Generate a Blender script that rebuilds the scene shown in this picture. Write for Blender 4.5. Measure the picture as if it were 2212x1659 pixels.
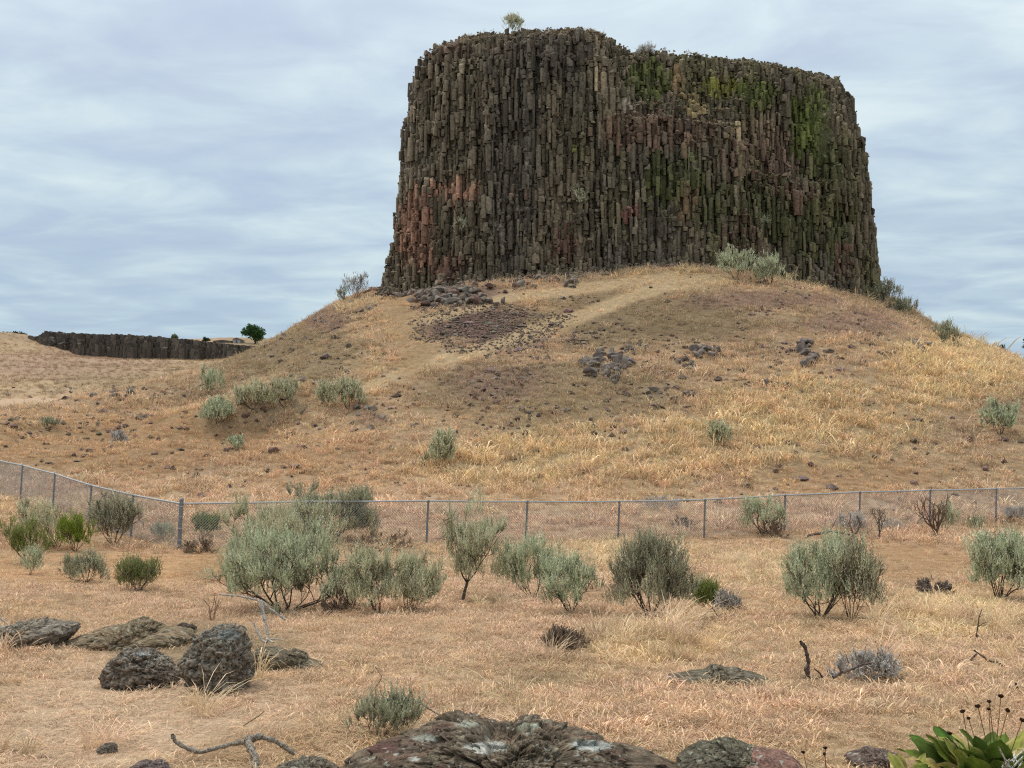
import bpy, bmesh, math, random
import numpy as np
from mathutils import Vector

# ------------------------------------------------------------------ clear
for o in list(bpy.data.objects):
    bpy.data.objects.remove(o)
SC = bpy.context.scene
COL = SC.collection
rng = np.random.default_rng(7)
random.seed(7)

# ------------------------------------------------------------------ camera
F, CX, CY, HORIZON = 1100.0, 512.0, 384.0, 440.0
EYE = 1.6
PITCH = math.atan((HORIZON - CY) / F)
cam = bpy.data.cameras.new('camera')
camo = bpy.data.objects.new('camera', cam)
COL.objects.link(camo)
camo.location = (0, 0, EYE)
camo.rotation_euler = (math.pi / 2 + PITCH, 0, 0)
cam.sensor_width = 36.0
cam.lens = 36.0 * F / 1024.0
cam.clip_start = 0.1
cam.clip_end = 20000
SC.camera = camo

# ------------------------------------------------------------------ sky and sun
SUN_EL, SUN_AZ = math.radians(60), math.radians(-58)      # azimuth measured from the view direction (+Y) towards +X
world = bpy.data.worlds.new('World')
SC.world = world
world.use_nodes = True
wt = world.node_tree
wt.nodes.clear()


def N(t, kind, **kw):
    n = t.nodes.new(kind)
    for k, v in kw.items():
        setattr(n, k, v)
    return n


def math_node(t, op, a, b=None, clamp=False):
    n = N(t, 'ShaderNodeMath', operation=op, use_clamp=clamp)
    for i, x in enumerate((a, b)):
        if x is None:
            continue
        if isinstance(x, (int, float)):
            n.inputs[i].default_value = x
        else:
            t.links.new(x, n.inputs[i])
    return n.outputs[0]


def mix_color(t, fac, a, b, blend='MIX'):
    n = N(t, 'ShaderNodeMix', data_type='RGBA', blend_type=blend)
    for sock, x in ((n.inputs[0], fac), (n.inputs[6], a), (n.inputs[7], b)):
        if isinstance(x, (int, float)):
            sock.default_value = x
        elif isinstance(x, (tuple, list)):
            sock.default_value = (*x[:3], 1)
        else:
            t.links.new(x, sock)
    return n.outputs[2]


def ramp(t, fac, stops, interp='LINEAR'):
    n = N(t, 'ShaderNodeValToRGB')
    n.color_ramp.interpolation = interp
    el = n.color_ramp.elements
    while len(el) > 1:
        el.remove(el[-1])
    for i, (p, c) in enumerate(stops):
        e = el[0] if i == 0 else el.new(p)
        e.position = p
        e.color = (*c, 1) if isinstance(c, (tuple, list)) else (c, c, c, 1)
    t.links.new(fac, n.inputs[0])
    return n.outputs[0]


def noise_tex(t, vec, scale, detail=4, rough=0.55, distort=0.0, out=0):
    n = N(t, 'ShaderNodeTexNoise')
    n.inputs['Scale'].default_value = scale
    n.inputs['Detail'].default_value = detail
    n.inputs['Roughness'].default_value = rough
    n.inputs['Distortion'].default_value = distort
    if vec is not None:
        t.links.new(vec, n.inputs['Vector'])
    return n.outputs[out]


tc = N(wt, 'ShaderNodeTexCoord')
sep = N(wt, 'ShaderNodeSeparateXYZ')
wt.links.new(tc.outputs['Generated'], sep.inputs[0])
zz = math_node(wt, 'ADD', math_node(wt, 'MAXIMUM', sep.outputs[2], 0.0), 0.10)
px = math_node(wt, 'DIVIDE', sep.outputs[0], zz)
py = math_node(wt, 'DIVIDE', sep.outputs[1], zz)
comb = N(wt, 'ShaderNodeCombineXYZ')
wt.links.new(px, comb.inputs[0])
wt.links.new(py, comb.inputs[1])
mp = N(wt, 'ShaderNodeMapping')
mp.inputs['Rotation'].default_value = (0, 0, math.radians(24))
mp.inputs['Scale'].default_value = (0.80, 1.10, 1)
wt.links.new(comb.outputs[0], mp.inputs[0])
n_big = noise_tex(wt, mp.outputs[0], 0.75, 3, 0.5, 0.4)
n_mid = noise_tex(wt, mp.outputs[0], 3.0, 7, 0.54, 0.35)
n_sum = math_node(wt, 'ADD', math_node(wt, 'MULTIPLY', n_big, 0.42), math_node(wt, 'MULTIPLY', n_mid, 0.58))
cloud_col = ramp(wt, n_sum, [(0.36, (2.45, 3.20, 4.28)), (0.45, (2.85, 3.72, 4.65)), (0.52, (3.32, 4.30, 5.02)), (0.59, (4.0, 4.95, 5.38)), (0.67, (4.6, 5.45, 5.70))])
# a layered cloud deck is brighter overhead than near the horizon
lift = math_node(wt, 'ADD', 0.96, math_node(wt, 'MULTIPLY', math_node(wt, 'POWER', math_node(wt, 'MAXIMUM', sep.outputs[2], 0.0), 1.5), 1.1))
cmul = N(wt, 'ShaderNodeVectorMath', operation='SCALE')
warm = mix_color(wt, math_node(wt, 'MULTIPLY', math_node(wt, 'POWER', math_node(wt, 'MAXIMUM', sep.outputs[2], 0.0), 1.2), 0.9, True), cloud_col, (5.6, 5.45, 5.15))
wt.links.new(warm, cmul.inputs[0])
wt.links.new(lift, cmul.inputs['Scale'])
sky = N(wt, 'ShaderNodeTexSky', sky_type='NISHITA')
sky.sun_disc = False
sky.sun_elevation = SUN_EL
sky.sun_rotation = SUN_AZ
sky.altitude = 150
cov = ramp(wt, n_mid, [(0.30, 0.86), (0.55, 0.97)])
skymix = mix_color(wt, cov, sky.outputs[0], cmul.outputs[0])
bg = N(wt, 'ShaderNodeBackground')
bg.inputs['Strength'].default_value = 0.10
wt.links.new(skymix, bg.inputs['Color'])
wo = N(wt, 'ShaderNodeOutputWorld')
wt.links.new(bg.outputs[0], wo.inputs['Surface'])

sun = bpy.data.lights.new('sun', 'SUN')
sun.energy = 1.5
sun.angle = math.radians(14)
sun.color = (1.0, 0.955, 0.88)
suno = bpy.data.objects.new('sun', sun)
COL.objects.link(suno)
sd = Vector((math.sin(SUN_AZ) * math.cos(SUN_EL), math.cos(SUN_AZ) * math.cos(SUN_EL), math.sin(SUN_EL)))
suno.rotation_euler = sd.to_track_quat('Z', 'Y').to_euler()
suno.location = (-20, 10, 60)

SC.view_settings.view_transform = 'Standard'
SC.view_settings.look = 'None'
SC.view_settings.gamma = 1
SC.view_settings.exposure = 0.55
SC.view_settings.use_curve_mapping = False
SC.cycles.use_denoising = False
SC.cycles.filter_width = 1.2
SC.cycles.max_bounces = 6
SC.cycles.diffuse_bounces = 4

# ------------------------------------------------------------------ numeric helpers
cp, sp = math.cos(PITCH), math.sin(PITCH)
DS = 1024.0 / 2212.0                 # picture notes below were taken on a 2212 px wide view


def ray(u, v):
    a = (u - CX) / F
    b = (CY - v) / F
    y = cp - b * sp
    z = sp + b * cp
    return a / y, z / y


def P(u, v, Y):
    a, b = ray(u, v)
    return np.array([a * Y, Y, EYE + b * Y])


def project(x, y, z):
    zr = z - EYE
    d = y * cp + zr * sp
    return CX + F * x / d, CY - F * (-y * sp + zr * cp) / d


def hash3(ix, iy, iz, seed=0):
    h = (ix.astype(np.int64) * 374761393 + iy.astype(np.int64) * 668265263 + iz.astype(np.int64) * 2147483647 + seed * 1274126177) & 0xffffffff
    h = ((h ^ (h >> 13)) * 1274126177) & 0xffffffff
    h = ((h ^ (h >> 16)) * 2246822519) & 0xffffffff
    h = h ^ (h >> 15)
    return (h & 0xffffff) / float(0xffffff)


def vnoise(p, seed=0):
    """value noise in -1..1, p is (n,3)"""
    i = np.floor(p).astype(np.int64)
    f = p - i
    f = f * f * f * (f * (f * 6 - 15) + 10)
    r = 0
    for dx in (0, 1):
        wx = f[:, 0] if dx else 1 - f[:, 0]
        for dy in (0, 1):
            wy = f[:, 1] if dy else 1 - f[:, 1]
            for dz in (0, 1):
                wz = f[:, 2] if dz else 1 - f[:, 2]
                r = r + wx * wy * wz * hash3(i[:, 0] + dx, i[:, 1] + dy, i[:, 2] + dz, seed)
    return r * 2 - 1


def fbm(p, octaves=4, seed=0, gain=0.5, lac=2.03):
    a, r, s = 1.0, 0, 0
    p = np.asarray(p, float)
    for k in range(octaves):
        r = r + a * vnoise(p * (lac ** k) + 17.3 * k, seed + k)
        s += a
        a *= gain
    return r / s


def fbm2(x, y, scale, octaves=4, seed=0, gain=0.5):
    p = np.stack([np.ravel(x) * scale, np.ravel(y) * scale, np.full(np.size(x), 3.7)], 1)
    return fbm(p, octaves, seed, gain).reshape(np.shape(x))


def voro(p, seed=0):
    """F1, F2 distances of jittered cells"""
    i = np.floor(p).astype(np.int64)
    f1 = np.full(len(p), 9.0)
    f2 = np.full(len(p), 9.0)
    cid = np.zeros(len(p))
    for dx in (-1, 0, 1):
        for dy in (-1, 0, 1):
            for dz in (-1, 0, 1):
                c = i + np.array([dx, dy, dz])
                q = c + np.stack([hash3(c[:, 0], c[:, 1], c[:, 2], seed + k) for k in (1, 2, 3)], 1)
                d = np.linalg.norm(q - p, axis=1)
                f2 = np.minimum(np.maximum(d, f1), f2)
                cid = np.where(d < f1, hash3(c[:, 0], c[:, 1], c[:, 2], seed + 7), cid)
                f1 = np.minimum(f1, d)
    return f1, f2, cid


def smooth(a, b, x):
    t = np.clip((x - a) / (b - a), 0, 1)
    return t * t * (3 - 2 * t)


# ------------------------------------------------------------------ terrain
RC = (10.5, 98.0)                     # middle of the butte
PIX = [                               # pixel column, pixel row, distance
    # fence line, along its foot
    (181, 551, 28.8), (304, 546, 30.0), (427, 543, 31.2), (529, 542, 32.4), (625, 540, 33.6), (708, 537, 34.8),
    (789, 533, 36.0), (864, 529, 37.1), (930, 526, 38.3), (993, 522, 39.5), (1100, 517, 41.5),
    (132, 538, 31.0), (90, 526, 33.1), (53, 513, 35.3), (20, 501, 37.4), (-60, 480, 42),
    # left shoulder and its crest
    (0, 470, 44), (100, 488, 42), (170, 500, 40), (60, 440, 54), (160, 440, 54), (0, 425, 62), (0, 414, 70), (83, 400, 74),
    (153, 388, 80), (-100, 420, 66), (240, 440, 56), (230, 410, 66),
    # left flank of the mound, its outline
    (199, 392, 88), (231, 370, 91), (278, 338, 94), (324, 310, 96), (388, 287, 97),
    (875, 292, 97), (902, 312, 94), (926, 325, 93), (960, 340, 91), (1024, 363, 90), (1100, 396, 88),
    # face of the mound, up to the foot of the cliff
    (700, 268, 80.5), (400, 291, 92), (430, 289, 87), (465, 285, 84.5), (500, 281, 82.8), (580, 277, 82.2), (640, 270, 81.5),
    # distant slope on the left
    (0, 404, 135), (100, 401, 140), (200, 392, 150), (0, 375, 190), (100, 375, 200), (230, 376, 200), (0, 352, 260), (100, 360, 260), (230, 366, 255),
    (0, 333, 300), (22, 335, 300), (40, 343, 300), (83, 355, 300), (140, 358, 300), (217, 359, 300), (245, 357, 300), (300, 355, 300),
    (-100, 334, 300), (-150, 345, 240),
]
pts = [P(*p) for p in PIX]
for Y in (1.0, 4.0, 8, 13, 19, 25):
    for k in (-0.75, -0.3, 0.0, 0.3, 0.75):
        pts.append(np.array([k * max(Y, 4), Y, -0.0475 * Y]))
for x, prof in ((6, ((42, -1.9), (47, -0.25), (54, 2.3), (62, 5.3), (70, 8.2), (77, 10.6))),
                (-4, ((41, -1.9), (47, -0.35), (54, 1.9), (62, 4.7), (70, 7.7), (77, 10.2))),
                (16, ((43, -1.9), (49, -0.1), (56, 2.8), (63, 5.8), (70, 8.6), (77, 11.3))),
                (28, ((46, -1.6), (53, 0.7), (61, 3.4), (70, 5.9), (79, 8.7), (87, 11.2))),
                (40, ((48, -1.6), (56, 0.2), (66, 2.0), (78, 3.6))),
                (-14, ((42, -1.75), (49, -0.2), (57, 1.6), (66, 4.2), (76, 7.5), (85, 9.8))),
                (-24, ((45, -0.9), (54, 1.0), (66, 2.6)))):
    for Y, z in prof:
        pts.append(np.array([x, Y, z + EYE]))
for x, y, z in ((10, 88, 12.6), (3, 92, 13), (20, 92, 13), (10, 98, 13.2), (25, 100, 13.2), (-3, 104, 13.2), (10, 108, 13), (10, 118, 11), (10, 130, 6), (10, 150, 1),
                (40, 112, 8), (50, 130, 2), (60, 90, 1.5), (75, 70, 1), (70, 120, -1), (100, 100, -1), (60, 45, -1.5), (90, 160, -1), (60, 200, 1), (-20, 108, 6), (-25, 122, 2.5),
                (-45, 100, 1.5), (-40, 120, 2.5), (-70, 90, 1), (-80, 140, 5), (-45, 45, -1), (-60, 30, -1), (50, 28, -2.5), (40, 15, -1.6),
                (-40, 15, -1.6), (20, 300, 15), (100, 300, 8), (-190, 300, 26), (120, 420, 10), (-75, 360, 31.5), (-60, 400, 35.5), (-130, 400, 37.0), (-160, 360, 33), (-60, 420, 36), (-200, 420, 38.5), (20, 420, 20), (0, 230, 14), (0, 200, 9), (40, 250, 6)):
    pts.append(np.array([x, y, z + EYE]))
pts = np.array(pts)
WARP = 1.0


def rbf_phi(r2):
    return r2 * np.log(r2 + 1e-9) * 0.5


S0 = 50.0
q = pts[:, :2] / S0
n = len(q)
A = np.zeros((n + 3, n + 3))
A[:n, :n] = rbf_phi(((q[:, None] - q[None]) ** 2).sum(2)) + np.eye(n) * 2e-4
A[:n, n] = 1
A[:n, n + 1:] = q
A[n:, :n] = A[:n, n:].T
RBF = np.linalg.solve(A, np.concatenate([pts[:, 2], np.zeros(3)]))


def H0(x, y):
    sh = np.shape(x)
    x = np.ravel(np.asarray(x, float))
    y = np.ravel(np.asarray(y, float))
    out = np.empty(len(x))
    for s in range(0, len(x), 40000):
        g = np.stack([np.clip(x[s:s + 40000], -230, 160), np.clip(y[s:s + 40000], -2, 420)], 1) / S0
        d2 = ((g[:, None] - q[None]) ** 2).sum(2)
        out[s:s + 40000] = rbf_phi(d2) @ RBF[:n] + RBF[n] + g @ RBF[n + 1:]
    return out.reshape(sh)


def H(x, y):
    x = np.asarray(x, float)
    y = np.asarray(y, float)
    h = H0(x, y)
    far = smooth(36, 50, y)
    h = h + far * (0.30 * fbm2(x, y, 0.13, 3, 5) + 0.17 * fbm2(x, y, 0.55, 4, 8)) + (1 - far) * (0.10 * fbm2(x, y, 0.22, 3, 11) + 0.030 * fbm2(x, y, 1.3, 3, 12))
    h = h + smooth(120, 200, y) * 1.0 * fbm2(x, y, 0.03, 4, 15)
    return h


def Hs(x, y):
    return float(H(np.array([x]), np.array([y]))[0])


_march = np.concatenate([np.arange(2.5, 45, 0.05), np.arange(45, 120, 0.15), np.arange(120, 420, 1.0)])


def hit(u, v):
    """first point of the ground seen through pixel (u, v)"""
    a, b = ray(u, v)
    y = _march
    zr = EYE + b * y
    g = H(a * y, y)
    k = np.nonzero(zr < g)[0]
    if len(k) == 0:
        if u < 300:                    # on the skyline of the plateau
            Y = 372.0
            return np.array([a * Y, Y, Hs(a * Y, Y)])
        return None
    k = k[0]
    if k == 0:
        Y = y[0]
    else:
        d0, d1 = zr[k - 1] - g[k - 1], zr[k] - g[k]
        Y = y[k - 1] + (y[k] - y[k - 1]) * d0 / (d0 - d1)
    return np.array([a * Y, Y, Hs(a * Y, Y)])


def hd(x, y):
    """the same, for a position noted on the 2212 px view"""
    return hit(x * DS, y * DS)


# ------------------------------------------------------------------ object helpers
def make_mesh(name, verts, faces, col=None, smooth_shade=False):
    """verts (n,3); faces (m,k) array or list of arrays of different k"""
    me = bpy.data.meshes.new(name)
    verts = np.asarray(verts, np.float32)
    if isinstance(faces, np.ndarray):
        faces = [faces]
    faces = [np.asarray(f, np.int32) for f in faces if len(f)]
    me.vertices.add(len(verts))
    me.vertices.foreach_set('co', verts.ravel())
    loops = np.concatenate([f.ravel() for f in faces])
    totals = np.concatenate([np.full(len(f), f.shape[1], np.int32) for f in faces])
    starts = np.concatenate([[0], np.cumsum(totals)[:-1]]).astype(np.int32)
    me.loops.add(len(loops))
    me.loops.foreach_set('vertex_index', loops)
    me.polygons.add(len(totals))
    me.polygons.foreach_set('loop_start', starts)
    me.polygons.foreach_set('loop_total', totals)
    me.polygons.foreach_set('use_smooth', np.full(len(totals), smooth_shade))
    me.update(calc_edges=True)
    if col is not None:
        at = me.attributes.new('col', 'FLOAT_COLOR', 'POINT')
        c = np.ones((len(verts), 4), np.float32)
        c[:, :3] = col
        at.data.foreach_set('color', c.ravel())
    return me


def obj(name, me, material=None, parent=None, loc=(0, 0, 0)):
    o = bpy.data.objects.new(name, me)
    COL.objects.link(o)
    o.location = loc
    if material is not None and me is not None and not me.materials:
        me.materials.append(material)
    if parent is not None:
        o.parent = parent
    return o


def tag(o, label=None, category=None, group=None, kind=None):
    for k, v in (('label', label), ('category', category), ('group', group), ('kind', kind)):
        if v:
            o[k] = v
    return o


def empty(name, loc):
    o = bpy.data.objects.new(name, None)
    COL.objects.link(o)
    o.location = loc
    o.empty_display_size = 0.2
    return o


def unit(v):
    v = np.asarray(v, float)
    return v / (np.linalg.norm(v, axis=-1, keepdims=True) + 1e-12)


def tubes(segs, sides=5):
    """segs: list of (points (k,3), radii (k)) -> verts, quads (open ends closed by a small tip)"""
    V, Q, base = [], [], 0
    ang = np.arange(sides) / sides * 2 * math.pi
    ca, sa = np.cos(ang), np.sin(ang)
    for pl, rad in segs:
        pl = np.asarray(pl, float)
        k = len(pl)
        tang = unit(np.gradient(pl, axis=0))
        ref = np.array([0.0, 0, 1]) if abs(tang[:, 2]).mean() < 0.8 else np.array([1.0, 0, 0])
        s1 = unit(np.cross(tang, ref))
        s2 = np.cross(tang, s1)
        for i in range(k):
            V.append(pl[i] + rad[i] * (ca[:, None] * s1[i] + sa[:, None] * s2[i]))
        for i in range(k - 1):
            a = base + i * sides + np.arange(sides)
            b = base + i * sides + (np.arange(sides) + 1) % sides
            Q.append(np.stack([a, b, b + sides, a + sides], 1))
        base += k * sides
    return np.concatenate(V), np.concatenate(Q)


# ------------------------------------------------------------------ materials
def new_mat(name, rough=0.9, spec=0.2):
    m = bpy.data.materials.new(name)
    m.use_nodes = True
    t = m.node_tree
    b = t.nodes['Principled BSDF']
    b.inputs['Roughness'].default_value = rough
    b.inputs['Specular IOR Level'].default_value = spec
    return m, t, b


def add_bump(t, b, height, strength, dist):
    n = N(t, 'ShaderNodeBump')
    n.inputs['Strength'].default_value = strength
    n.inputs['Distance'].default_value = dist
    t.links.new(height, n.inputs['Height'])
    t.links.new(n.outputs[0], b.inputs['Normal'])


def pos_vec(t):
    return N(t, 'ShaderNodeNewGeometry').outputs['Position']


def attr(t, name='col', kind='GEOMETRY'):
    return N(t, 'ShaderNodeAttribute', attribute_name=name, attribute_type=kind).outputs['Color']


def mat_flat(name, color, rough=0.85, spec=0.2, var=0.25, scale=6.0, bump=0.0, metallic=0.0):
    m, t, b = new_mat(name, rough, spec)
    nz = noise_tex(t, pos_vec(t), scale, 5, 0.6)
    c = mix_color(t, 1.0, color, ramp(t, nz, [(0.3, 1 - var), (0.7, 1 + var)]), 'MULTIPLY')
    t.links.new(c, b.inputs['Base Color'])
    b.inputs['Metallic'].default_value = metallic
    if bump:
        add_bump(t, b, nz, bump, 0.02)
    return m


def mat_attr(name, rough=0.9, spec=0.1, var=0.18, scale=9.0, translucent=0.0, kind='GEOMETRY', bump=0.0, bump_dist=0.03):
    """colour from the per-vertex (or per-instance) colour of the thing, broken up by grain"""
    m, t, b = new_mat(name, rough, spec)
    nz = noise_tex(t, pos_vec(t), scale, 5, 0.65)
    c = mix_color(t, 1.0, attr(t, 'col', kind), ramp(t, nz, [(0.28, 1 - var), (0.72, 1 + var)]), 'MULTIPLY')
    t.links.new(c, b.inputs['Base Color'])
    if bump:
        add_bump(t, b, nz, bump, bump_dist)
    if translucent:
        tr = N(t, 'ShaderNodeBsdfTranslucent')
        t.links.new(c, tr.inputs['Color'])
        mx = N(t, 'ShaderNodeMixShader')
        mx.inputs[0].default_value = translucent
        t.links.new(b.outputs[0], mx.inputs[1])
        t.links.new(tr.outputs[0], mx.inputs[2])
        t.links.new(mx.outputs[0], t.nodes['Material Output'].inputs['Surface'])
    return m


M_GRASS = mat_attr('dry_grass', 0.8, 0.15, 0.22, 3.0, 0.25, 'INSTANCER')
_t = M_GRASS.node_tree                 # every blade also has its own tone
_pb = _t.nodes['Principled BSDF']
_src = _pb.inputs['Base Color'].links[0].from_socket
_tone = mix_color(_t, 1.0, _src, attr(_t, 'col'), 'MULTIPLY')
for _l in [l for l in _t.links if l.from_socket == _src and l.to_node.type in ('BSDF_PRINCIPLED', 'BSDF_TRANSLUCENT')]:
    _t.links.new(_tone, _l.to_socket)
M_LEAF = mat_attr('sage_leaf', 0.8, 0.15, 0.15, 7.0, 0.20)
M_BARK = mat_attr('bark', 0.95, 0.1, 0.35, 30.0, bump=0.5, bump_dist=0.01)
M_COLUMN = mat_attr('basalt', 0.95, 0.15, 0.5, 4.0, bump=1.0, bump_dist=0.14)
M_STONE = mat_flat('slope_stone', (0.165, 0.138, 0.12), 0.95, 0.15, 0.5, 4.0, 0.8)
M_STONE_RED = mat_flat('reddish_stone', (0.18, 0.115, 0.092), 0.95, 0.15, 0.5, 4.0, 0.8)
M_STONE_GREY = mat_flat('grey_stone', (0.185, 0.158, 0.13), 0.95, 0.15, 0.45, 4.0, 0.8)
M_GALV = mat_flat('galvanised_steel', (0.36, 0.38, 0.40), 0.5, 0.5, 0.18, 5.0, metallic=0.35)
M_POST = mat_flat('weathered_galvanised_steel', (0.17, 0.185, 0.20), 0.6, 0.4, 0.25, 9.0, metallic=0.2)
M_WIRE = mat_flat('chain_link_wire', (0.30, 0.31, 0.325), 0.55, 0.4, 0.15, 3.0, metallic=0.3)


def mat_ground():
    m, t, b = new_mat('ground', 0.95, 0.1)
    p = pos_vec(t)
    nz = noise_tex(t, p, 2.6, 8, 0.7)
    nf = noise_tex(t, p, 22.0, 6, 0.7)
    c = mix_color(t, 1.0, attr(t), ramp(t, nz, [(0.28, 0.66), (0.5, 1.0), (0.72, 1.22)]), 'MULTIPLY')
    c = mix_color(t, 1.0, c, ramp(t, nf, [(0.3, 0.62), (0.55, 1.05), (0.75, 1.3)]), 'MULTIPLY')
    t.links.new(c, b.inputs['Base Color'])
    h = math_node(t, 'ADD', math_node(t, 'MULTIPLY', nf, 0.35), nz)
    add_bump(t, b, h, 0.9, 0.10)
    return m


M_GROUND = mat_ground()

# ------------------------------------------------------------------ ground colours (things the ground itself has: worn tracks, bare dirt, scree, straw)
TAN = np.array([0.49, 0.350, 0.208])
PINK = np.array([0.52, 0.365, 0.240])
STRAW = np.array([0.62, 0.475, 0.27])
OCHRE = np.array([0.44, 0.275, 0.145])
PURPLE = np.array([0.190, 0.118, 0.092])
OLIVE = np.array([0.29, 0.215, 0.125])
PALE = np.array([0.55, 0.395, 0.265])


def in_poly(u, v, poly):
    poly = np.asarray(poly, float)
    r = np.zeros(len(u), bool)
    j = len(poly) - 1
    for i in range(len(poly)):
        xi, yi = poly[i]
        xj, yj = poly[j]
        c = ((yi > v) != (yj > v)) & (u < (xj - xi) * (v - yi) / (yj - yi + 1e-9) + xi)
        r ^= c
        j = i
    return r


def line_dist(u, v, pl):
    pl = np.asarray(pl, float)
    d = np.full(len(u), 1e9)
    for (x0, y0), (x1, y1) in zip(pl[:-1], pl[1:]):
        dx, dy = x1 - x0, y1 - y0
        tt = np.clip(((u - x0) * dx + (v - y0) * dy) / (dx * dx + dy * dy), 0, 1)
        d = np.minimum(d, np.hypot(u - x0 - tt * dx, v - y0 - tt * dy))
    return d


TRACKS = [(((1455, 592), (1250, 625), (1080, 648), (960, 682), (880, 700)), 13, (0.60, 0.44, 0.26), 0.85),
          (((1570, 602), (1450, 612), (1300, 668), (1190, 702), (1070, 746), (900, 792), (800, 832)), 16, (0.60, 0.445, 0.265), 0.85),
          (((850, 645), (870, 700), (905, 760), (880, 790)), 42, (0.45, 0.30, 0.16), 0.65),
          (((1150, 720), (1240, 690)), 26, (0.54, 0.39, 0.22), 0.6)]
BLOBS = [  # centre, half sizes on the 2212 view, colour, weight, grass density
    ((1060, 705), (175, 50), PURPLE, 0.95, 0.12), ((1440, 590), (90, 14), STRAW * 0.85, 0.5, 1.3),
    ((300, 960), (420, 80), OCHRE, 0.75, 0.45), ((1820, 1030), (260, 45), OCHRE * 0.95, 0.7, 0.5), ((760, 1000), (180, 70), OCHRE * 1.1, 0.4, 0.8),
    ((1960, 1215), (140, 48), OCHRE * 0.9, 0.95, 0.02), ((1040, 1300), (60, 22), OCHRE * 0.75, 0.9, 0.15), ((480, 1210), (190, 35), OCHRE * 1.1, 0.8, 0.15),
    ((230, 1225), (300, 45), OCHRE * 1.15, 0.8, 0.18), ((330, 1520), (420, 110), PALE * 1.08, 0.8, 0.16), ((120, 1610), (330, 80), PALE * 1.08, 0.8, 0.14),
    ((500, 1230), (120, 40), OCHRE * 0.85, 0.6, 0.4),
    ((1400, 1390), (170, 50), STRAW, 0.85, 1.4), ((2060, 1340), (190, 60), STRAW * 0.95, 0.9, 1.4), ((1330, 1195), (180, 34), STRAW * 0.9, 0.7, 1.4),
    ((1700, 1230), (170, 50), STRAW * 0.85, 0.55, 1.3), ((1090, 1000), (240, 60), STRAW * 0.9, 0.6, 1.2), ((1750, 880), (330, 90), STRAW * 0.9, 0.55, 1.2),
    ((2060, 800), (190, 80), STRAW * 0.92, 0.7, 1.3), ((1500, 960), (460, 80), STRAW * 0.9, 0.5, 1.2), ((900, 640), (60, 20), OCHRE * 1.1, 0.6, 0.3),
    ((640, 760), (190, 70), OLIVE * 1.0, 0.75, 0.7), ((1150, 850), (330, 70), OLIVE * 1.0, 0.65, 0.85), ((1380, 690), (290, 60), OLIVE * 0.9, 0.8, 0.65),
    ((1640, 650), (180, 26), PURPLE * 1.25, 0.6, 0.6), ((1850, 700), (120, 30), PURPLE * 1.6, 0.55, 0.7), ((700, 690), (60, 30), PURPLE * 1.3, 0.6, 0.6),
    ((1080, 830), (120, 40), PURPLE * 1.3, 0.5, 0.7), ((800, 905), (50, 25), PURPLE * 1.3, 0.5, 0.6),
    ((420, 1400), (230, 55), OLIVE * 0.95, 0.8, 0.2), ((1180, 1440), (160, 40), OLIVE * 1.3, 0.3, 0.9),
    ((150, 790), (260, 40), PURPLE * 2.0, 0.4, 0.6), ((60, 868), (130, 10), PALE * 1.15, 0.8, 0.1), ((250, 820), (160, 30), OLIVE * 1.2, 0.4, 0.6),
    ((1900, 1600), (260, 60), TAN * 0.9, 0.4, 0.8), ((985, 636), (120, 26), PURPLE * 1.3, 0.85, 0.10), ((1500, 1540), (480, 110), PINK * 1.08, 0.7, 1.5),
    ((1190, 1470), (120, 22), OLIVE * 1.1, 0.5, 0.6), ((1700, 1480), (200, 26), OLIVE * 1.4, 0.4, 0.7)]


def zone(x, y, z):
    """colour of ground and grass at a place, and how dense the grass stands there"""
    u, v = project(x, y, z)
    u = u / DS
    v = v / DS
    n1 = fbm2(x, y, 0.16, 4, 21)
    n2 = fbm2(x, y, 0.7, 4, 31)
    n3 = fbm2(x, y, 0.07, 3, 41)
    c = np.empty((len(x), 3))
    w = smooth(-0.35, 0.45, n1)[:, None]
    c[:] = TAN * (1 - w) + PINK * w
    w = (smooth(0.05, 0.55, n2) * 0.55)[:, None]
    c = c * (1 - w) + PALE * w
    hill = smooth(38, 52, y)
    w = (hill * smooth(-0.05, 0.5, n1 + 0.5 * n2) * 0.55)[:, None]
    c = c * (1 - w) + OLIVE * w
    w = (hill * smooth(0.0, 0.5, -n3 - 0.4 * n2) * 0.45)[:, None]
    c = c * (1 - w) + STRAW * 0.85 * w
    w = (smooth(0.15, 0.5, -n2) * 0.55)[:, None]
    c = c * (1 - w) + OCHRE * 0.8 * w
    dens = np.clip(0.92 + 1.0 * n2, 0.05, 2)
    wob = 1 + 0.45 * fbm2(x, y, 0.35, 3, 51)
    for (cx_, cy_), (sx, sy), bc, wt_, dn in BLOBS:
        r = np.hypot((u - cx_) / sx, (v - cy_) / sy) * wob
        w = wt_ * (1 - smooth(0.55, 1.15, r))
        c = c * (1 - w[:, None]) + bc * w[:, None]
        dens = dens * (1 - w) + dn * w
    for pl, wd, bc, wt_ in TRACKS:
        d = line_dist(u, v, pl) * wob
        w = wt_ * (1 - smooth(0.45 * wd, 1.1 * wd, d))
        c = c * (1 - w[:, None]) + np.array(bc) * w[:, None]
        dens = dens * (1 - 0.8 * w)
    return c, dens, n1, n2


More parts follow.
